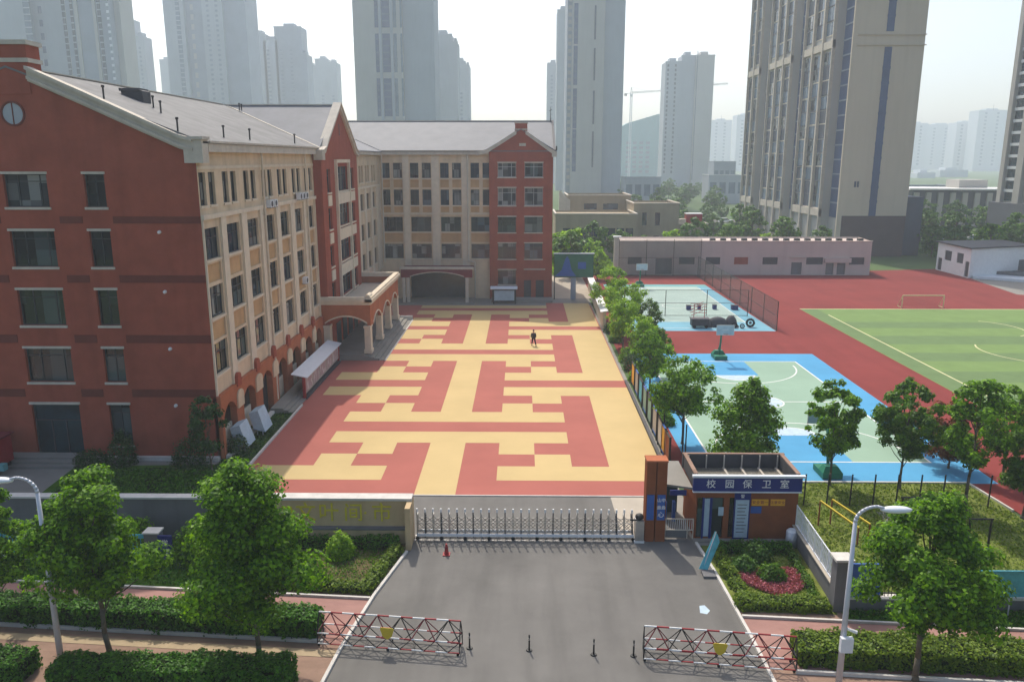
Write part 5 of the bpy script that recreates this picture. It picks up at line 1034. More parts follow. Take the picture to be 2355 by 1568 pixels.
# kindergarten group beyond the school
def bld(name, label, x0, x1, y0, y1, h, m='kgw', wins=(), floors=(), roofm='trim', gm='glassb', parapet=True, group=None, rot=0, cat='building'):
    t = thing(name, label, cat, ((x0+x1)/2, (y0+y1)/2, 0), group); pf = Pl((0, y0), (1, 0), (0, -1)); left = x0 > 0; ps = Pl((x0 if left else x1, 0), (0, 1), (-1 if left else 1, 0))
    b_ = MB(); facade(b_, pf, x0, x1, -.1, h, list(wins), .25); b_.q([(x0, y0, -.1), (x0, y1, -.1), (x0, y1, h), (x0, y0, h)]); b_.q([(x1, y0, -.1), (x1, y1, -.1), (x1, y1, h), (x1, y0, h)]); b_.q([(x0, y1, -.1), (x1, y1, -.1), (x1, y1, h), (x0, y1, h)]); b_.q([(x0, y0, h-.4), (x1, y0, h-.4), (x1, y1, h-.4), (x0, y1, h-.4)])
    obj('wall', b_, m, t)
    for o in wins: q = MB(); pf.bx(q, *o[:2], *o[2:], -.25, -.18); obj('window', q, gm, t)
    if parapet:
        q = MB(); q.box(x0-.15, y0-.15, h, x1+.15, y0+.25, h+.22); q.box(x0-.15, y0+.25, h, x0+.25, y1+.1, h+.22); q.box(x1-.25, y0+.25, h, x1+.15, y1+.1, h+.22); each('parapet_cap', q, roofm, t)
    return t
kw = [(8.6+k*1.9, 10.2+k*1.9, 3.6, 6.1) for k in range(8)]
bld('kindergarten_block', 'tan flat-roofed block with a white parapet and blue window band, nearest the school', 7.0, 24.2, 170, 184, 9.0, 'kgw', kw)
bld('kindergarten_block', 'tan upper block with brown fascia rising behind the white-parapet block', 10.6, 25.5, 190, 205, 12.0, 'kgw', [(14.5, 17.5, 8.8, 10.2), (19, 22.5, 8.8, 10.2)])
bld('kindergarten_block', 'plain tan block with tall narrow blue windows, right of the white-parapet block', 24.3, 34.2, 176, 190, 10.9, 'kgw', [(26.2, 27.2, 6.2, 9.0), (29.0, 30.1, 6.2, 9.0), (28.8, 30.0, 1.2, 4.0)])
bld('kindergarten_block', 'low tan block with a red box on its roof, at the right of the group', 33.0, 42.0, 182, 192, 6.0, 'kgw', [(35.0, 37.4, 2.5, 4.6), (38.5, 39.8, 2.5, 4.2)])
t = thing('roof_container', 'small red box container with white front standing on the low tan roof', 'container', (39.0, 186, 5.6)); obj('box', blk(37.6, 184.5, 5.65, 41.2, 187, 8.1), 'redp', t); obj('lid', blk(37.5, 184.4, 8.1, 41.3, 187.1, 8.25), 'white', t); obj('cabinet', blk(36.0, 184.5, 5.65, 37.5, 186, 7.0), 'trim', t)
t = thing('curved_roof_wing', 'tan wing with a curved cream parapet at the left of the kindergarten group', 'building', (12, 200, 0)); m_ = MB(); m_.extr([(8.6, 8.0), (11.2, 8.0), (11.2, 11.0), (10.4, 11.6), (9.2, 12.9), (8.6, 13.2)], Pl((0, 189.5), (1, 0), (0, -1)), -2, 0); obj('gable', m_, 'trim', t); obj('wall', blk(8.4, 189.6, 0, 10.5, 200, 8.0), 'kgw', t)
# ================================================================== TOWERS
def tower(name, label, blocks, strips=(), group=None, cat='tower'):
    """blocks = (x0,x1,y0,y1,h,mat); strips = (u0,u1,z0,z1,side,mat) proud 0.15 m glazing / bands"""
    b0 = blocks[0]; t = thing(name, label, cat, ((b0[0]+b0[1])/2, (b0[2]+b0[3])/2, 0), group)
    for i, (x0, x1, y0, y1, h, m) in enumerate(blocks):
        obj('wall', blk(x0, y0, -.2, x1, y1, h), m, t); obj('roof_plant', blk(x0+(x1-x0)*.3, y0+(y1-y0)*.25, h, x0+(x1-x0)*.7, y0+(y1-y0)*.75, h+3.2), m, t); obj('roof_parapet', blk(x0-.25, y0-.25, h-.5, x1+.25, y0+.3, h+.5), m, t)
    return t
def strip(t, pl, u0, u1, z0, z1, m, d=.18, name='window_strip', fl=3.0, fm='tw1'):
    q = MB(); pl.bx(q, u0, u1, z0, z1, -.05, d, 0)
    z = z0+fl
    while z < z1-1 and fl: pl.bx(q, u0-.05, u1+.05, z-.28, z+.28, 0, d+.08, 1); z += fl
    return obj(name, q, [m, fm], t)
WC = {}
def wincol(t, pl, us, wd, z0, z1, fl, m='hazyglass', h=1.4, name='window', frame='tw1'):
    rest = MB()
    for u in us:
        z = z0
        while z < z1:
            WC[t.name] = WC.get(t.name, 0)+1; own = WC[t.name] <= 60 and t.get('group') == GT; q = MB() if own else rest
            pl.bx(q, u, u+wd, z, z+h, -.02, .1, 0); pl.bx(q, u-.15, u+wd+.15, z-.2, z, -.02, .22, 1); z += fl
            if own: obj(name, q, [m, frame], t)
    if rest.f: o = obj('windows', rest, [m, frame], t); o['kind'] = 'stuff'
def xs_at(pxs, y, Y): return [A(p, y, Y)[0] for p in pxs]
GT = 'residential towers in the haze'
# far left towers
Y = 410; a, b_, c_, d_ = xs_at((-70, 78, 165, 262), 150, Y)
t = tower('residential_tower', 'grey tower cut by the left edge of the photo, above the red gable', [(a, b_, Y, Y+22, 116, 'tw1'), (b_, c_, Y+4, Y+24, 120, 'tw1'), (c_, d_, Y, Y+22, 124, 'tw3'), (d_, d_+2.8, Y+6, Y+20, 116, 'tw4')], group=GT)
pf = Pl((0, Y), (1, 0), (0, -1)); pf3 = Pl((0, Y+4), (1, 0), (0, -1))
for p0, p1 in ((63, 78),): x0, x1 = xs_at((p0, p1), 100, Y-.1); strip(t, pf, x0, x1, 20, 112, 'twglass', .2, fl=3, fm='tw1')
for p0, p1, pl_, m in ((170, 176, pf, 'twdark'), (232, 239, pf, 'twdark'), (141, 148, pf3, 'twdark')): x0, x1 = xs_at((p0, p1), 100, Y); strip(t, pl_, x0, x1, 10, 112, m, .3, fl=3)
x0, x1 = xs_at((180, 188), 100, Y); strip(t, pf, x0, x1, 10, 113, 'tw4', .8, 'white_rib', 0); x0, x1 = xs_at((222, 229), 100, Y); strip(t, pf, x0, x1, 10, 113, 'tw4', .8, 'white_rib', 0); x0, x1 = xs_at((150, 160), 100, Y); strip(t, pf3, x0, x1, 10, 113, 'tw4', .8, 'white_rib', 0)
x0, = xs_at((86,), 100, Y); wincol(t, pf3, [x0], 1.7, 22, 112, 6.2, 'twglass2', 3.2); wincol(t, Pl((0, Y), (1, 0), (0, -1)), xs_at((250,), 80, Y), 1.3, 40, 112, 3.1, 'whitem', 1.2)
Y = 620; a, b_, c_ = xs_at((268, 309, 330), 120, Y); h1 = A(300, 44, Y)[1]; h2 = A(325, 84, Y)[1]
t = tower('residential_tower', 'narrow hazy tower directly right of the tower at the left edge', [(a, b_, Y, Y+14, h1, 'tw1'), (b_, c_+.8, Y, Y+14, h2, 'tw1')], group=GT); wincol(t, Pl((0, Y), (1, 0), (0, -1)), xs_at((283, 318), 100, Y), 1.5, 10, 100, 3.1)
# second group
Y = 560; a, b_, c_, d_, e_ = xs_at((382, 428, 470, 516, 566), 100, Y)
t = tower('residential_tower', 'broad blue-grey tower rising out of frame, left of the stepped hazy blocks', [(a, b_, Y, Y+28, 140, 'tw1'), (b_, c_, Y+4, Y+30, 143, 'tw3'), (c_, d_, Y, Y+28, 139, 'tw1'), (d_, e_, Y+3, Y+28, 138, 'tw3')], group=GT); pf = Pl((0, Y), (1, 0), (0, -1)); pf4 = Pl((0, Y+4), (1, 0), (0, -1))
x0, = xs_at((438,), 100, Y); wincol(t, pf4, [x0], 2.0, 12, 136, 6.2, 'tw4', 3.4); x0, x1 = xs_at((410, 419), 100, Y); strip(t, pf, x0, x1, 5, 136, 'twglass', .2); wincol(t, pf, xs_at((480, 500), 100, Y), 1.8, 10, 136, 3.1)
Y = 660; 
segs = [(552, 577, 28), (577, 607, 78), (607, 634, 92), (634, 690, 62), (690, 700, 125)]; bl = []
for p0, p1, yt in segs: (x0, x1), h = xs_at((p0, p1+6), 150, Y), A(p0, yt, Y)[1]; bl.append((x0, x1, Y+(p0 % 3), Y+18, h, 'tw1' if p0 % 2 else 'tw3'))
t = tower('residential_tower', 'stepped hazy tower block with three roof heights behind the school roof', bl, group=GT); wincol(t, Pl((0, Y), (1, 0), (0, -1)), xs_at((615, 645, 668), 150, Y), 2.2, 10, 105, 3.1)
Y = 790; bl = []
for p0, p1, yt in ((699, 726, 151), (726, 756, 136), (756, 776, 144)): (x0, x1), h = xs_at((p0, p1), 200, Y), A(p0, yt, Y)[1]; bl.append((x0, x1, Y+(p0 % 4), Y+18, h, 'tw1'))
t = tower('residential_tower', 'low stepped hazy tower immediately left of the tall grey striped tower', bl, group=GT); wincol(t, Pl((0, Y), (1, 0), (0, -1)), xs_at((708, 738, 762), 180, Y), 2.4, 10, 80, 3.1)
Y = 850; (x0, x1), h = xs_at((370, 392), 180, Y), A(375, 138, Y)[1]; t = tower('residential_tower', 'thin sliver of a hazy tower left of the broad blue-grey tower', [(x0, x1, Y, Y+14, h, 'tw1')], group=GT); wincol(t, Pl((0, Y), (1, 0), (0, -1)), [x0+1], 1.6, 10, 80, 3.1)
# central striped tower
Y = 400; a, b_, c_, d_ = xs_at((815, 927, 998, 1000), 140, Y)
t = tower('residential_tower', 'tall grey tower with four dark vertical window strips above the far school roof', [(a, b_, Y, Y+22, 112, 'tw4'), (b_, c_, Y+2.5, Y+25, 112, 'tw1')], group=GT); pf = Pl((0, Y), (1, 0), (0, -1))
for za, zb in ((34, 60), (61.8, 71.5), (37, 37)):
    pass
for p0, p1 in ((864, 872), (880, 898), (906, 913), (922, 929)):
    x0, x1 = xs_at((p0, p1), 120, Y)
    for yb, yt in ((268, 181), (167, 78), (64, -40)): z0, z1 = A(p0, yb, Y)[1], A(p0, yt, Y)[1]; strip(t, pf, x0, min(x1, b_-.05), z0, z1, 'twglass2' if p0 < 890 else 'twglass', .12, fl=3.0, fm='twglass')
    strip(t, pf, x0, min(x1, b_-.05), 5, A(p0, 282, Y)[1], 'twglass', .12)
x0, x1 = xs_at((899, 905), 120, Y); strip(t, pf, x0, x1, 5, 111, 'tw1', .5, 'white_rib', 0); strip(t, pf, *xs_at((873, 879), 120, Y), 5, 111, 'tw1', .5, 'white_rib', 0)
Y = 520; segs = ((996, 1040, 80), (1040, 1053, 98)); bl = []
for p0, p1, yt in segs: (x0, x1), h = xs_at((p0, p1), 150, Y), A(p0, yt, Y)[1]; bl.append((x0, x1, Y, Y+16, h, 'tw1'))
t = tower('residential_tower', 'second hazy tower with a chamfered top, just right of the tall striped tower', bl, group=GT); strip(t, Pl((0, Y), (1, 0), (0, -1)), *xs_at((1005, 1010), 150, Y), 5, A(1000, 115, Y)[1], 'twglass', .15)
Y = 640; bl = []
for p0, p1, yt in ((1050, 1071, 142), (1071, 1080, 152)): (x0, x1), h = xs_at((p0, p1), 200, Y), A(p0, yt, Y)[1]; bl.append((x0, x1, Y, Y+16, h, 'tw1'))
t = tower('residential_tower', 'third and palest tower stepping down right of the tall striped tower', bl, group=GT); wincol(t, Pl((0, Y), (1, 0), (0, -1)), xs_at((1058,), 180, Y), 1.8, 10, 70, 3.1)
# tower right of the school
Y = 390; a, b_, c_, d_ = xs_at((1304, 1330, 1388, 1435), 200, Y)
t = tower('residential_tower', 'slim grey tower with two thin dark window strips, directly right of the school roof', [(b_-3.2, c_, Y, Y+24, 112, 'tw4'), (c_, d_, Y+2.5, Y+26, 112, 'tw1'), (a, b_-3.2, Y+3, Y+28, 108, 'tw3')], group=GT); pf = Pl((0, Y), (1, 0), (0, -1)); pf2 = Pl((0, Y+2.5), (1, 0), (0, -1)); pf3 = Pl((0, Y+3), (1, 0), (0, -1))
for yb, yt in ((102, 8), (196, 106), (296, 204), (395, 298)):
    z0, z1 = A(1320, yb, Y)[1], A(1320, yt, Y)[1]; strip(t, pf, *xs_at((1318, 1327), 200, Y), z0, z1, 'twglass2', .12, fl=3.0, fm='twglass'); strip(t, pf, *xs_at((1364, 1368), 200, Y), z0+2, z1-1, 'twdark', .12, fl=0)
wincol(t, pf3, xs_at((1306,), 200, Y), 1.5, 8, 104, 3.2, 'tw4', 1.6)
Y = 540; bl = []
for p0, p1, yt in ((1280, 1306, 24), ): (x0, x1), h = xs_at((p0, p1), 200, Y), A(p0, yt, Y)[1]; bl.append((x0, x1, Y, Y+16, h, 'tw1'))
t = tower('residential_tower', 'hazy tower tucked behind the left side of the slim two-strip tower', bl, group=GT); strip(t, Pl((0, Y), (1, 0), (0, -1)), *xs_at((1297, 1299), 200, Y), 5, 110, 'twdark', .15, fl=0)
Y = 700; bl = []
for p0, p1, yt in ((1258, 1285, 146), ): (x0, x1), h = xs_at((p0, p1), 220, Y), A(p0, yt, Y)[1]; bl.append((x0, x1, Y, Y+16, h, 'tw1'))
t = tower('residential_tower', 'lowest pale tower at the left foot of the slim two-strip tower', bl, group=GT); wincol(t, Pl((0, Y), (1, 0), (0, -1)), xs_at((1266,), 220, Y), 1.8, 10, 90, 3.1)
Y = 620; bl = []
for p0, p1, yt, dy in ((1527, 1564, 143, 0), (1564, 1596, 128, 2), (1596, 1638, 128, 0)): (x0, x1), h = xs_at((p0, p1), 250, Y), A(p0, yt, Y)[1]; bl.append((x0, x1, Y+dy, Y+18, h, 'tw1' if p0 < 1590 else 'tw4'))
t = tower('residential_tower', 'free-standing hazy twin-top tower between the crane and the slab tower', bl, group=GT); pf = Pl((0, Y), (1, 0), (0, -1)); wincol(t, pf, xs_at((1531, 1548), 250, Y), 1.3, 10, 88, 3.2, 'twdark', 1.8); strip(t, pf, *xs_at((1598, 1599.5), 250, Y), 5, 98, 'twdark', .1, fl=0)
# big beige slab tower
GX0, GX1, GY = 68.0, 81.6, 172
t = thing('residential_tower', 'large beige slab tower with a blue vertical strip on its blank end wall', 'tower', (75, 175, 0), GT)
obj('end_wall', blk(GX0, GY, 8.6, GX1, GY+2, 96), 'tw2', t); obj('base_wall', blk(GX0-.0, GY+.02, -.2, GX1-.02, GY+2, 8.6), 'twb', t); obj('wall', blk(GX0, GY+2, -.2, GX1-2, GY+73, 96), 'tw4', t)
obj('dark_podium', blk(GX1-2, GY+2, -.2, GX1+4.4, GY+14, 12.5), 'twdark', t); obj('roof_plant', blk(GX0+2, GY+10, 96, GX1-4, GY+30, 100), 'tw2', t)
pg = Pl((0, GY), (1, 0), (0, -1)); x0, x1 = 73.6, 75.1
strip(t, pg, x0, x1, 8.6, 42.6, 'twglass2', .06, 'blue_strip', 3.0, 'twglass2'); strip(t, pg, x0, x1, 45.6, 95, 'twglass2', .06, 'blue_strip', 3.0, 'twglass2'); m_ = MB(); pg.bx(m_, GX0-.1, GX1+.3, 42.9, 43.1, 0, .25); pg.bx(m_, GX0-.1, GX1+.2, 44.9, 45.1, 0, .25); each('band_moulding', m_, 'tw2', t)
for k in range(2): m_ = MB(); pg.bx(m_, 70.0+k*.6, 70.4+k*.6, 14.6, 15.8, -.02, .08); obj('vent_grille', m_, 'twdark', t)
ps = Pl((GX0, GY), (0, 1), (-1, 0)); rnd = random.Random(11)
obj('corner_fin', (lambda m: (ps.bx(m, .0, .5, 0, 96, 0, 1.0), m)[1])(MB()), 'tw2', t)
cells = []
for (u0, u1, dpt) in ((7.5, 26.0, 1.6), (34.5, 53, 1.6), (61.5, 73, 1.6)):
    m = MB(); ps.bx(m, u0, u1, 0, 96, 0, dpt); obj('projecting_bay', m, 'tw4', t)
    m = MB(); nb = 3 if u1-u0 > 15 else 2; w3 = (u1-u0)/nb
    for i in range(nb+1):
        uu = u0+i*w3; ps.bx(m, uu-.35 if i else uu, uu+.35 if i < nb else uu, 1, 96, dpt, dpt+.7)
    each('bay_rib', m, 'trim', t)
    for zb in (43.5, 8.0, 70): m = MB(); ps.bx(m, u0, u1, zb, zb+1.6, dpt, dpt+.55); obj('bay_band', m, 'trim', t)
    for i in range(nb):
        z = 9.8
        while z < 95:
            if not (43 < z+2.6 and z < 45.2) and not (69.5 < z+2.6 and z < 71.8): cells.append((u0+i*w3+.5, u0+(i+1)*w3-.5, z, min(z+rnd.choice((2.6, 2.75)), 95.5), dpt))
            z += 3.05
for (u0, u1) in ((.6, 7.3), (26.2, 34.3), (53.2, 61.3)):
    m = MB(); ps.bx(m, u0+.6, u1-.6, 8, 95.5, 0, .2, 0); z = 11
    while z < 95: ps.bx(m, u0+.6, u1-.6, z, z+.3, .2, .32, 1); z += 3.05
    obj('blue_recess_glazing', m, ['twglass2', 'tw3'], t)
cells.sort(key=lambda c: (c[0]//21, c[2])); cells.sort(key=lambda c: (c[2] > 62, c[0]))
stuffm = MB()
for k, (u0, u1, z0, z1, d) in enumerate(cells):
    m = MB() if k < 100 else stuffm; um = u0+(u1-u0)*rnd.uniform(.35, .65)
    ps.bx(m, u0, um-.12, z0, z1, d, d+.1, 0); ps.bx(m, um+.12, u1, z0, z1, d, d+.1, rnd.choice((0, 2, 3))); ps.bx(m, u0, u1, z0-.26, z0-.02, d, d+.12, 1 if (int(z0/3.05)+k//30) % 3 == 0 else 3)
    if k < 100: obj('window', m, ['twglass', 'trim', 'glassl', 'twdark'], t)
o = obj('windows', stuffm, ['twglass', 'trim', 'glassl', 'twdark'], t); o['kind'] = 'stuff'
# right edge tower
t = thing('residential_tower', 'dark-windowed brown tower cut by the right edge of the photo', 'tower', (137, 208, 0), GT)
obj('wall', blk(130.2, 200, 9, 146, 222, 96), 'tw4', t); obj('podium', blk(128.5, 198.5, -.2, 150, 224, 9), 'twdark', t); plf = Pl((130.2, 200), (0, 1), (-1, 0))
for u0, u1, fr_ in ((15.3, 19.8, 'whitem'), (6.5, 11, 'tw4')):
    m = MB(); plf.bx(m, u0, u1, 9.5, 95, 0, .1); o = obj('window_column', m, 'tealg', t); z = 11.8
    while z < 94: m = MB(); plf.bx(m, u0, u1, z, z+.75, .1, .5); obj('balcony_slab', m, fr_, o); z += 3.0
m = MB(); plf.bx(m, 20.2, 22.0, 9, 96, 0, 1.0); plf.bx(m, 12.2, 14.9, 9, 96, 0, 1.0); plf.bx(m, 4.0, 6.0, 9, 96, 0, 1.0); each('wall_rib', m, 'tw4', t)
# mid distance right: colonnaded block with white roof, and low blocks
t = thing('colonnade_block', 'mid-rise with pale piers and thin white roof edge, right of the beige slab tower', 'building', (136, 262, 0)); pc = Pl((122, 255), (.985, -.17), (-.17, -.985))
m = MB(); m.two([pc.P(0, 0, 0)[:2]+(0,), pc.P(31, 0, 0)[:2]+(0,), pc.P(31, 0, -14)[:2]+(0,), pc.P(0, 0, -14)[:2]+(0,)], [pc.P(0, 0, 0)[:2]+(11,), pc.P(31, 0, 0)[:2]+(11,), pc.P(31, 0, -14)[:2]+(11,), pc.P(0, 0, -14)[:2]+(11,)]); obj('wall', m, 'twdark', t)
for k in range(9): m = MB(); u = .6+k*3.5; m.two([pc.P(u, 0, 0)[:2]+(0,), pc.P(u+1.5, 0, 0)[:2]+(0,), pc.P(u+1.5, 0, .9)[:2]+(0,), pc.P(u, 0, .9)[:2]+(0,)], [pc.P(u, 0, 0)[:2]+(10.2,), pc.P(u+1.5, 0, 0)[:2]+(10.2,), pc.P(u+1.5, 0, .9)[:2]+(10.2,), pc.P(u, 0, .9)[:2]+(10.2,)]); obj('pier', m, 'tw4', t)
m = MB(); m.two([pc.P(-1, 0, 1.6)[:2]+(11,), pc.P(32, 0, 1.6)[:2]+(11,), pc.P(32, 0, -15)[:2]+(11,), pc.P(-1, 0, -15)[:2]+(11,)], [pc.P(-1, 0, 1.6)[:2]+(11.5,), pc.P(32, 0, 1.6)[:2]+(11.5,), pc.P(32, 0, -15)[:2]+(11.5,), pc.P(-1, 0, -15)[:2]+(11.5,)]); obj('roof', m, 'white', t); obj('roof_plant', blk(138, 258, 11.5, 147, 266, 14), 'tw4', t)
for i, (p0, p1, yt, Y, lab) in enumerate(((2083, 2200, 428, 300, 'low dark block joined behind the colonnaded mid-rise'), (1630, 1716, 403, 380, 'pale low white-fronted block left of the beige slab tower'), (1437, 1520, 408, 360, 'low pale glass-fronted block between the slim tower and the twin-top tower'), (1640, 1690, 372, 450, 'low hazy grid-windowed block beyond the white-fronted block'))):
    (x0, x1), h = xs_at((p0, p1), 420, Y), A(p0, yt, Y)[1]; wn = [(x0+(x1-x0)*(k+.15)/4, x0+(x1-x0)*(k+.85)/4, h*.35, h*.75) for k in range(4)]; bld('low_block', lab, x0, x1, Y, Y+14, h, ('tw3', 'tw1', 'tw1', 'tw3')[i], wn, roofm='white' if i == 1 else 'tw1', gm='twglass', group='low blocks in the middle distance')
# domed grey-green block
t = thing('domed_building', 'hazy grey-green building with a low pointed dome behind the crane', 'building', (130, 880, 0)); (x0, x1) = xs_at((1434, 1524), 330, 880); h0 = A(1434, 290, 880)[1]; h1 = A(1500, 262, 880)[1]
m = MB(); pd = Pl((0, 880), (1, 0), (0, -1)); m.extr([(x0-12, 0), (x1+6, 0), (x1+6, h0+3), (x1-5, h1), (x0+4, h0+3), (x0-12, h0-6)], pd, -25, 0); obj('wall', m, 'tealp', t); wincol(t, pd, [x0+3+k*7 for k in range(4)], 4, 6, h0-14, 5, 'twglass', 2.5)
# cranes
def crane(px, Y, yb, yt, jl, jr, lab):
    x, z1 = A(px, yt, Y); t = thing('tower_crane', lab, 'crane', (x, Y, 0), 'tower cranes'); m = MB(); w_ = .9; z = 0
    for dx in (-w_, w_):
        for dy in (-w_, w_): m.bar((x+dx, Y+dy, 0), (x+dx, Y+dy, z1), .35)
    while z < z1-2: m.bar((x-w_, Y-w_, z), (x+w_, Y-w_, z+2.5), .22); m.bar((x+w_, Y-w_, z), (x-w_, Y-w_, z+2.5), .22); z += 2.5
    obj('mast', m, 'whitem', t); m = MB(); xa, xb = A(jl, yt, Y)[0], A(jr, yt, Y)[0]; zt = z1+1.6; n = 24
    m.bar((xa, Y, z1), (xb, Y, z1+2.5), .35); m.bar((x, Y, zt), (xb, Y, z1+3.2), .3)
    for k in range(n): f = k/n; u = x+(xb-x)*f; v = x+(xb-x)*(k+1)/n; m.bar((u, Y, z1+1.2*f), (v, Y, zt+1.2*f), .16)
    obj('jib', m, 'dgrey', t); obj('cab', blk(x-1.2, Y-1.4, z1-3, x+1.2, Y, z1-.6), 'white', t); m = MB(); m.bar((x-1, Y, z1), (x, Y, z1+6), .3); m.bar((x+1, Y, z1), (x, Y, z1+6), .3); m.bar((x, Y, z1+6), (xb*.55+x*.45, Y, z1+2.6), .1); m.bar((x, Y, z1+6), (xa, Y, z1+.4), .1); obj('apex_frame', m, 'dgrey', t); obj('counterweight', blk(xa, Y-1, z1-2, xa+2.5, Y+1, z1), 'concrete', t)
crane(1452, 800, 400, 216, 1436, 1520, 'pale tower crane with its jib reaching right to the twin-top tower'); crane(1622, 820, 400, 199, 1600, 1674, 'tower crane mostly hidden behind the twin-top tower, jib tip showing')
# skyline
for i, (p0, p1, yt, Y, lab) in enumerate(((1634, 1681, 277, 1500, 'flat pale skyline block just right of the twin-top tower'), (1692, 1740, 265, 1400, 'pale skyline block with a mast touching the left of the slab tower'), (2085, 2130, 284, 1500, 'pale skyline block touching the right of the slab tower'), (2130, 2196, 287, 1600, 'wide flat skyline block second right of the slab tower'), (2196, 2243, 282, 1450, 'mid skyline block third right of the slab tower'), (2243, 2312, 254, 1400, 'tallest pale skyline block, next to the tower at the right edge'), (2118, 2160, 398, 900, 'low dim block below the skyline, right of the slab tower'), (2170, 2235, 392, 950, 'wider low dim block below the skyline, left of the right edge tower'))):
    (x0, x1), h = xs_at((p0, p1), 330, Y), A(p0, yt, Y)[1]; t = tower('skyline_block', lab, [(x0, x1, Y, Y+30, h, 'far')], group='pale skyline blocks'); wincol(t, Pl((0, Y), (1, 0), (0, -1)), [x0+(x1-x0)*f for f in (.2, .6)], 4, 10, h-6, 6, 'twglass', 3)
    if i in (0, 1, 5): obj('mast', MB().bar(((x0+x1)/2, Y+4, h), ((x0+x1)/2, Y+4, h+9), .5), 'dgrey', t)
# far roads, cars
sheet('far_road', [(60, 205), (400, 175), (400, 190), (60, 220)], -.04, 'asphalt'); sheet('far_road', [(20, 262), (400, 300), (400, 312), (20, 274)], -.04, 'asphalt')
def car(x, y, m, lab, rz=0):
    t = thing('parked_car', lab, 'car', (0, 0, 0), 'parked cars beyond the school'); b_ = MB(); b_.two([(-2.2, -.88, .3), (2.2, -.88, .3), (2.2, .88, .3), (-2.2, .88, .3)], [(-2.15, -.8, .9), (2.15, -.8, .85), (2.15, .8, .85), (-2.15, .8, .9)]); obj('body', b_, m, t)
    b_ = MB(); b_.two([(-1.7, -.78, .88), (1.1, -.78, .88), (1.1, .78, .88), (-1.7, .78, .88)], [(-1.2, -.65, 1.42), (.5, -.65, 1.42), (.5, .65, 1.42), (-1.2, .65, 1.42)]); obj('cabin', b_, 'tealg', t); obj('roof', blk(-1.2, -.64, 1.42, .5, .64, 1.46), m, t)
    for dx in (-1.35, 1.35):
        for dy in (-.86, .86): obj('wheel', MB().cyl((dx, dy-.06, .32), (dx, dy+.06, .32), .32, .32, 12), 'tyre', t)
    t.location = (x, y, -.04); t.rotation_euler = (0, 0, rz); return t
cars = ((104, 208, 'white', 'white car leftmost of the row beyond the track, right of the slab tower'), (109, 207.6, 'whitem', 'silver-white car second from left in the row beyond the track'), (116, 206.8, 'white', 'white car third from left in the row beyond the track'), (123, 195, 'white', 'white car alone nearest the white hut'), (131, 193, 'whitem', 'pale car by the trees right of the white hut'), (60, 265.5, 'white', 'white car on the far road behind the twin-top tower foot'), (67, 266, 'whitem', 'pale car following the white car on the far road'), (75, 267, 'white', 'white car on the far road nearest the slab tower'))
for x, y, m, lab in cars: car(x, y, m, lab, .1)
# ================================================================== TREES
GS = 'street trees along the front sidewalk'; GC = 'trees beside the courtyard and courts'
tree('street_tree', 'big broad street tree in front of the name wall, between the left hedges', (-10.7, 28.7), 8.65, 3.2, 3.15, 36000, .112, 1, L1, .13, 'cone', GS, (-.2, .15), 95)
tree('street_tree', 'pyramidal street tree by the left street lamp, behind the front hedge', (-17.35, 29.6), 7.9, 2.9, 2.75, 30000, .112, 2, L1, .12, 'cone', GS, (-.55, .1), 85)
tree('street_tree', 'street tree cut by the left edge of the photo', (-23.2, 31.0), 7.4, 2.2, 1.9, 13000, .115, 3, L1, .11, 'cone', GS, (0, .1), 70)
tree('street_tree', 'big round street tree right of the street lamp, above the right hedge', (15.85, 28.4), 7.6, 2.6, 2.75, 32000, .112, 4, L1, .13, 'cone', GS, (.1, .1), 90)
tree('street_tree', 'street tree cut by the right edge of the photo', (23.5, 30.3), 7.7, 2.1, 2.3, 18000, .115, 5, L1, .12, 'cone', GS, (-.1, 0), 90)
tree('court_tree', 'dense pointed tree right behind the gatehouse roof', (14.8, 49.6), 6.4, 1.7, 2.5, 9000, .16, 6, L1, .1, 'cone', GC, (0, 0), 90)
tree('court_tree', 'slim open tree in front of the near green basketball hoop', (19.75, 48.0), 6.8, 2.3, 1.8, 6500, .15, 7, L1, .09, 'round', GC, (0, 0), 60)
tree('court_tree', 'oval olive-green tree at the front edge of the blue court', (24.0, 47.5), 7.0, 2.3, 2.0, 8000, .15, 8, L4, .09, 'round', GC, (.1, 0), 75)
tree('court_tree', 'tall-trunked dark tree at the right corner of the blue court', (26.4, 44.3), 7.9, 3.2, 2.0, 7000, .15, 9, L1, .11, 'round', GC, (.1, 0), 70)
tree('court_tree', 'bushy olive tree near the right edge, beside the running track', (29.2, 43.3), 5.6, 1.6, 1.9, 6500, .15, 10, L4, .1, 'round', GC, (.3, 0), 65)
tree('court_tree', 'light tree peeping over the bushy olive tree at the right edge', (31.0, 48.5), 6.3, 2.5, 1.8, 5000, .15, 11, L1, .09, 'round', GC, (0, 0), 60)
tree('small_tree', 'small red-leaved tree behind the track corner trees', (28.9, 51.0), 4.6, .8, 1.9, 5000, .14, 12, L5, .07, 'round', None, (0, 0), 55); tree('small_tree', 'small olive-green tree left of the red-leaved tree', (27.5, 55.0), 5.0, 1.6, 1.4, 3200, .14, 13, L4, .07, 'cone', None, (0, 0), 40)
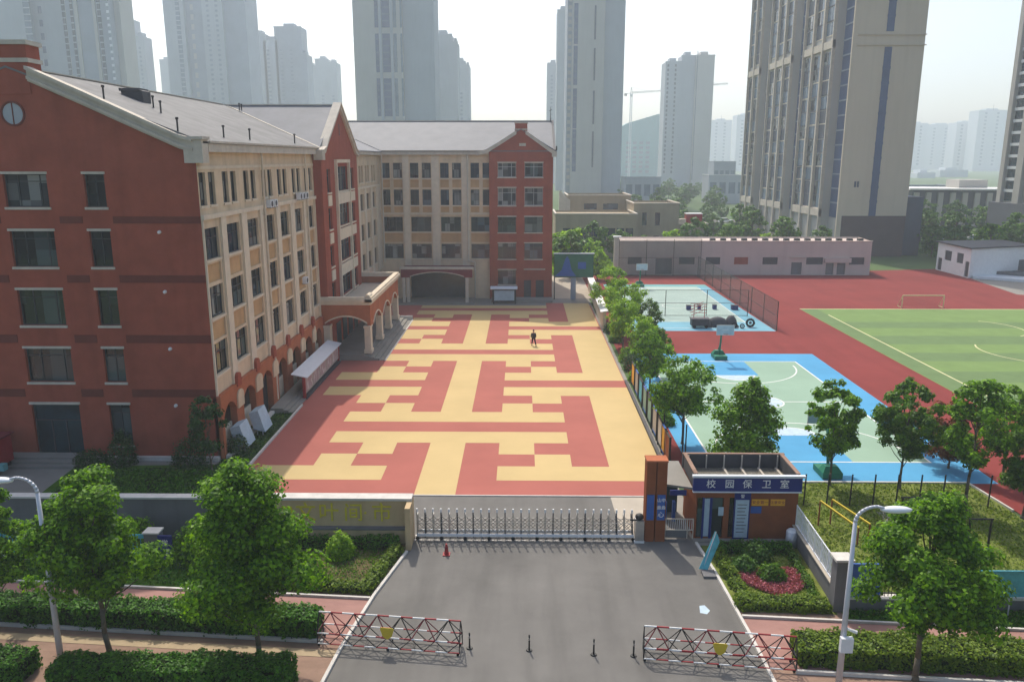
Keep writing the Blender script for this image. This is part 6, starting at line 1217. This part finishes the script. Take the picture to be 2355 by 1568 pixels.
# row right of the courtyard
RR = [(11.8, 55.5, 6.4, 2.5, 2.6, 7500, L1, 'large dark tree at the near end of the courtyard row, above the display panels'), (11.5, 69, 5.4, 1.8, 2.0, 5000, L1, 'mid-green tree above the teal display panel'), (13.0, 74, 4.6, 1.5, 1.7, 3500, L4, 'pointed olive tree set back towards the blue court'), (12.6, 81.5, 4.4, 1.2, 1.9, 4500, L3, 'yellow-green tree at the middle of the courtyard row'), (11.2, 86, 5.5, 1.6, 2.1, 5500, L3, 'bright yellow-green tree beside the courtyard edge'), (14.6, 90, 4.6, 1.4, 1.7, 3500, L4, 'darker tree set back beside the netted court'), (12.0, 92, 6.6, 1.8, 2.4, 6500, L3, 'round bright yellow-green tree, second from the far end'), (11.4, 99.5, 7.0, 2.0, 2.5, 7000, L3, 'rounded bright yellow-green tree at the far end of the courtyard row')]
for i, (x, y, h, z0, rx, n, m, lab) in enumerate(RR): tree('court_tree', lab, (x, y), h, z0, rx, n, .15, 20+i, m, .1, 'round', GC, (0, 0), 60)
# shaded trees by the gable
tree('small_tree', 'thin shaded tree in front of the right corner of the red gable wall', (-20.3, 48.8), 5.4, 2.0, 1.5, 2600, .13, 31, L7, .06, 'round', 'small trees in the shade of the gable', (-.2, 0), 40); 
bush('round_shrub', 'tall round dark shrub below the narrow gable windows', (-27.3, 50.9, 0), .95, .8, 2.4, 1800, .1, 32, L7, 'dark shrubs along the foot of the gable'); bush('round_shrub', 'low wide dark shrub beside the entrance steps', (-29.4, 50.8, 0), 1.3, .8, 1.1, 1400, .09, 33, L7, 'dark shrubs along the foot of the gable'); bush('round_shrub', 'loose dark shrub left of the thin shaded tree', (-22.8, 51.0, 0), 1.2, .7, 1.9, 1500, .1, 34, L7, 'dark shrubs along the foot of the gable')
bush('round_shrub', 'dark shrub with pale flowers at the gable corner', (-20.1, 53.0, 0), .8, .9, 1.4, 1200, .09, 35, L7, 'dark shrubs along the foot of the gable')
# hedges
hg = 'clipped hedges along the street'
hedge('hedge', 'dark clipped hedge along the sidewalk behind the two left street trees', (-40, 32.95), (-8.95, 30.72), 1.25, .95, 26000, .09, 1, L2, hg); hedge('hedge', 'clipped hedge at the bottom of the photo under the two left street trees', (-18.4, 27.0), (-9.2, 27.0), 1.35, 1.0, 15000, .085, 2, L2, hg); hedge('hedge', 'clipped hedge at the bottom left corner of the photo', (-30, 28.0), (-19.9, 27.45), 1.35, .95, 11000, .085, 3, L2, hg)
hedge('hedge', 'long clipped olive hedge at the lower right between barrier and tree', (11.5, 29.15), (34, 27.8), 1.6, .78, 26000, .085, 4, L4H, hg)
gb = 'low hedges edging the garden beds'
hedge('bed_hedge', 'low hedge along the front of the left garden bed', (-14.4, 35.0), (-7.3, 34.5), .7, .38, 3600, .075, 5, L4H, gb); hedge('bed_hedge', 'low hedge along the driveway side of the left garden bed', (-7.25, 34.9), (-6.35, 38.6), .55, .4, 2200, .075, 6, L4H, gb); hedge('bed_hedge', 'low hedge at the foot of the name wall', (-14.2, 38.95), (-6.6, 38.95), .6, .55, 3600, .075, 7, L2, gb)
hedge('bed_hedge', 'low hedge along the front of the right flower bed', (10.15, 33.3), (14.3, 33.15), .85, .4, 3600, .075, 8, L4H, gb); hedge('bed_hedge', 'low hedge along the driveway side of the right flower bed', (10.35, 33.9), (10.05, 39.0), .55, .35, 2600, .075, 9, L4H, gb); hedge('bed_hedge', 'low hedge in front of the gatehouse', (10.3, 38.7), (14.3, 38.6), .7, .5, 3000, .075, 10, L2, gb); hedge('bed_hedge', 'low hedge beside the grille wall, right of the flower bed', (14.1, 34.1), (14.35, 38.4), .35, .3, 1500, .07, 11, L4, gb)
bush('garden_bush', 'rounded yellow-green bush in the left garden bed', (-9.5, 38.2, 0), .75, .65, 1.3, 2200, .09, 40, L3, 'bushes in the garden beds'); bush('garden_bush', 'mid-green bush at the back of the right flower bed', (12.2, 38.0, 0), .75, .6, .95, 1700, .09, 41, L8, 'bushes in the garden beds'); bush('garden_bush', 'low green bush left of centre in the right flower bed', (11.3, 37.0, 0), .7, .55, .75, 1300, .09, 42, L8, 'bushes in the garden beds'); bush('garden_bush', 'olive bush ringed by pink flowers', (12.45, 36.1, 0), .75, .6, .85, 1700, .08, 43, L4, 'bushes in the garden beds')
hp = [(12.55+1.75*(16*math.sin(a)**3)/16, 35.8+1.75*(13*math.cos(a)-5*math.cos(2*a)-2*math.cos(3*a)-math.cos(4*a))/16) for a in [2*math.pi*k/40 for k in range(40)]]
tufts('pink_flowers', 'heart-shaped patch of pink flowers around the olive bush', 'flowers', hp, 11000, .065, 44, L6, .0, .2); tufts('bed_grass', 'short grass in the right flower bed', 'grass', [(10.4, 33.6), (14.4, 33.4), (14.5, 39), (10.3, 39.2)], 9000, .05, 45, L9, 0, .05)
tufts('bed_grass', 'patchy grass and dry stems in the left garden bed', 'grass', [(-14.2, 35.5), (-7.5, 35), (-6.9, 38.8), (-14.2, 38.8)], 6500, .06, 46, L4, 0, .09); tufts('yard_grass', 'grass of the exercise yard behind the gatehouse wall', 'grass', [(15.3, 34), (29, 33.6), (28.9, 44.3), (28.6, 48.2), (15.5, 48.2)], 26000, .085, 47, L9, 0, .07)
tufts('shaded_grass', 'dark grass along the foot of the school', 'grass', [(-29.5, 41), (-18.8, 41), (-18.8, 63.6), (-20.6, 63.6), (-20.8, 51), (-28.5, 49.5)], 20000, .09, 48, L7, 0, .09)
hedge('dark_hedge', 'low mounded dark hedge behind the left boundary wall', (-29.0, 44.5), (-19.5, 44.4), 4.2, .5, 12000, .11, 49, L2, None, 'dgrass')
tufts('ground_cover', 'dark ground cover under the left street trees', 'ground cover', [(-40, sl_(-40)+.3), (-14.6, sl_(-14.6)+.3), (-14.6, 39.8), (-40, 39.8)], 15000, .1, 50, L2, 0, .2); tufts('ground_cover', 'dark ground cover between the right sidewalk and the fence', 'ground cover', [(15, sl_(15)+.25), (34, sl_(34)+.25), (34, 33.3), (15, 33.3)], 9000, .09, 51, L2, 0, .15)
for i, (x, y, r_, h, lab) in enumerate(((-16.9, 37.6, 1.3, 1.9, 'leafy shrub between the navy sign pillar and the big left tree'), (-14.9, 38.6, 1.1, 2.0, 'tall shrub behind the big left tree'), (-20.7, 38.8, 1.2, 1.8, 'leafy shrub left of the navy sign pillar'), (-23.6, 36.8, .9, 1.6, 'yellow-green shrub left of the lamp-side street tree'))): bush('street_shrub', lab, (x, y, 0), r_, r_*.8, h, 2200, .12, 60+i, L3 if i == 3 else L1, 'shrubs behind the sidewalk')
# planting between courtyard and courts
for i, (x, y, r_, h) in enumerate(((10.9, 80, .9, 1.5), (11.0, 76.5, 1.0, 1.8), (10.8, 72.5, .8, 1.3), (11.6, 64, .9, 1.2), (11.3, 60, .8, 1.0), (10.9, 94, 1.1, 1.3), (10.7, 89, .8, 1.1))): bush('edge_shrub', ['dark shrub by the middle trees of the row at the courtyard edge', 'tallest dark shrub between courtyard and blue court', 'dark shrub at the far end of the display panels', 'small shrub behind the cream display panel', 'lowest shrub behind the mint display panels', 'wide shrub under the farthest yellow-green tree', 'shrub under the bright tree beside the courtyard edge'][i], (x, y, 0), r_, r_, h, 900, .13, 70+i, L7 if i % 2 else L1, 'shrubs between courtyard and courts')
# background trees
bt = [tree('background_tree', '', (0, 0), 7.0, 1.6, 3.0, 1700, .38, 90+k, (L3, L8, L4)[k], .16, 'round', None, (0, 0), 45) for k in range(3)]
spots = [(13, 137, 0), (8.5, 139, 1), (19, 156, 1), (24, 157, 2), (14, 158, 1), (29, 156, 0), (20, 160, 2), (35, 163, 1), (41, 160, 2), (45, 172, 1), (51, 168, 0), (57, 175, 2), (62, 166, 1), (48, 185, 1), (55, 192, 2), (61, 188, 1), (50, 210, 1), (58, 215, 2), (64, 225, 1), (45, 225, 2), (55, 240, 1), (38, 215, 1), (88, 172, 1), (93, 180, 2), (100, 186, 1), (96, 165, 0), (104, 172, 1), (110, 180, 2), (100, 160, 1), (108, 164, 2), (115, 170, 1), (92, 158, 2), (87, 162, 1), (118, 190, 2), (98, 198, 1), (106, 222, 1), (115, 228, 2), (124, 232, 1), (130, 226, 2), (96, 215, 1), (90, 205, 2), (112, 150, 1), (119, 156, 2), (103, 150, 0), (9, 145, 0), (7, 150, 0), (13, 148, 0), (44, 260, 1), (52, 270, 2), (60, 262, 1), (68, 275, 1), (40, 290, 2), (50, 300, 1), (60, 310, 2), (70, 300, 1), (78, 320, 1), (47, 330, 1), (58, 345, 2), (70, 350, 1), (84, 360, 2), (140, 215, 1), (148, 222, 2), (135, 240, 1), (112, 250, 2), (122, 246, 1), (104, 255, 1), (98, 240, 2), (160, 260, 1), (172, 270, 2), (180, 300, 1), (200, 330, 1), (150, 330, 2), (165, 350, 1), (125, 190, 1), (133, 183, 2)]+[(46+((k*53) % 75), 365+((k*31) % 170), 1+k % 2) for k in range(34)]
near = ['board', 'net screen', 'kindergarten', 'beige shed', 'slab tower', 'white hut', 'grandstand', 'right edge tower']
used = 0
for i, (x, y, k) in enumerate(spots):
    where = 'left of the tall net screen' if x < 16 and y < 162  else 'behind the tall net screen' if x < 33 and y < 162 else 'behind the beige shed' if y < 180 and x < 66 else 'in the far park below the twin-top tower' if y > 360 else 'in the park left of the slab tower' if x < 70 else 'beyond the white hut and grandstand' if y < 175 else 'on the green beyond the far road'
    lab = f'leafy background tree {where}'; s_ = .75+.5*((i*37) % 10)/10
    if i < 3 and False: pass
    o = dup(bt[k], (x, y, -.05), lab, i*1.3, s_); o['group'] = 'background trees '+where
for o in bt:
    for c in list(o.children): bpy.data.objects.remove(c)
    bpy.data.objects.remove(o)
tufts('park_cover', 'green ground cover of the park beyond the shed', 'ground cover', [(30, 153), (66, 153), (66, 250), (30, 250)], 9000, .7, 95, L8, 0, .5); tufts('park_cover', 'green planting beyond the white hut', 'ground cover', [(86, 154), (130, 150), (150, 240), (92, 240)], 9000, .7, 96, L8, 0, .5)
tufts('ivy_bank', 'bright green planting beyond the far corner of the school', 'ground cover', [(5.5, 142), (17, 142), (17, 166), (5.5, 166)], 7000, .4, 97, L3, 0, 1.4)
# ================================================================== HAZE
h = MB(); h.box(-700, -40, -1.2, 900, 1950, 190);
me = bpy.data.meshes.new('haze'); me.from_pydata(h.v, [], h.f); hz = bpy.data.objects.new('haze', me); COL.objects.link(hz); hz['kind'] = 'stuff'; hz['label'] = 'pale summer haze over the whole scene'; hz['category'] = 'haze'
hm = bpy.data.materials.new('haze_air'); hm.use_nodes = True; t_ = hm.node_tree; t_.nodes.clear(); ou = t_.nodes.new('ShaderNodeOutputMaterial'); pv = t_.nodes.new('ShaderNodeVolumePrincipled')
pv.inputs['Color'].default_value = (.84, .92, 1.0, 1); pv.inputs['Density'].default_value = .00056; pv.inputs['Anisotropy'].default_value = .25
t_.links.new(pv.outputs[0], ou.inputs['Volume']); me.materials.append(hm)
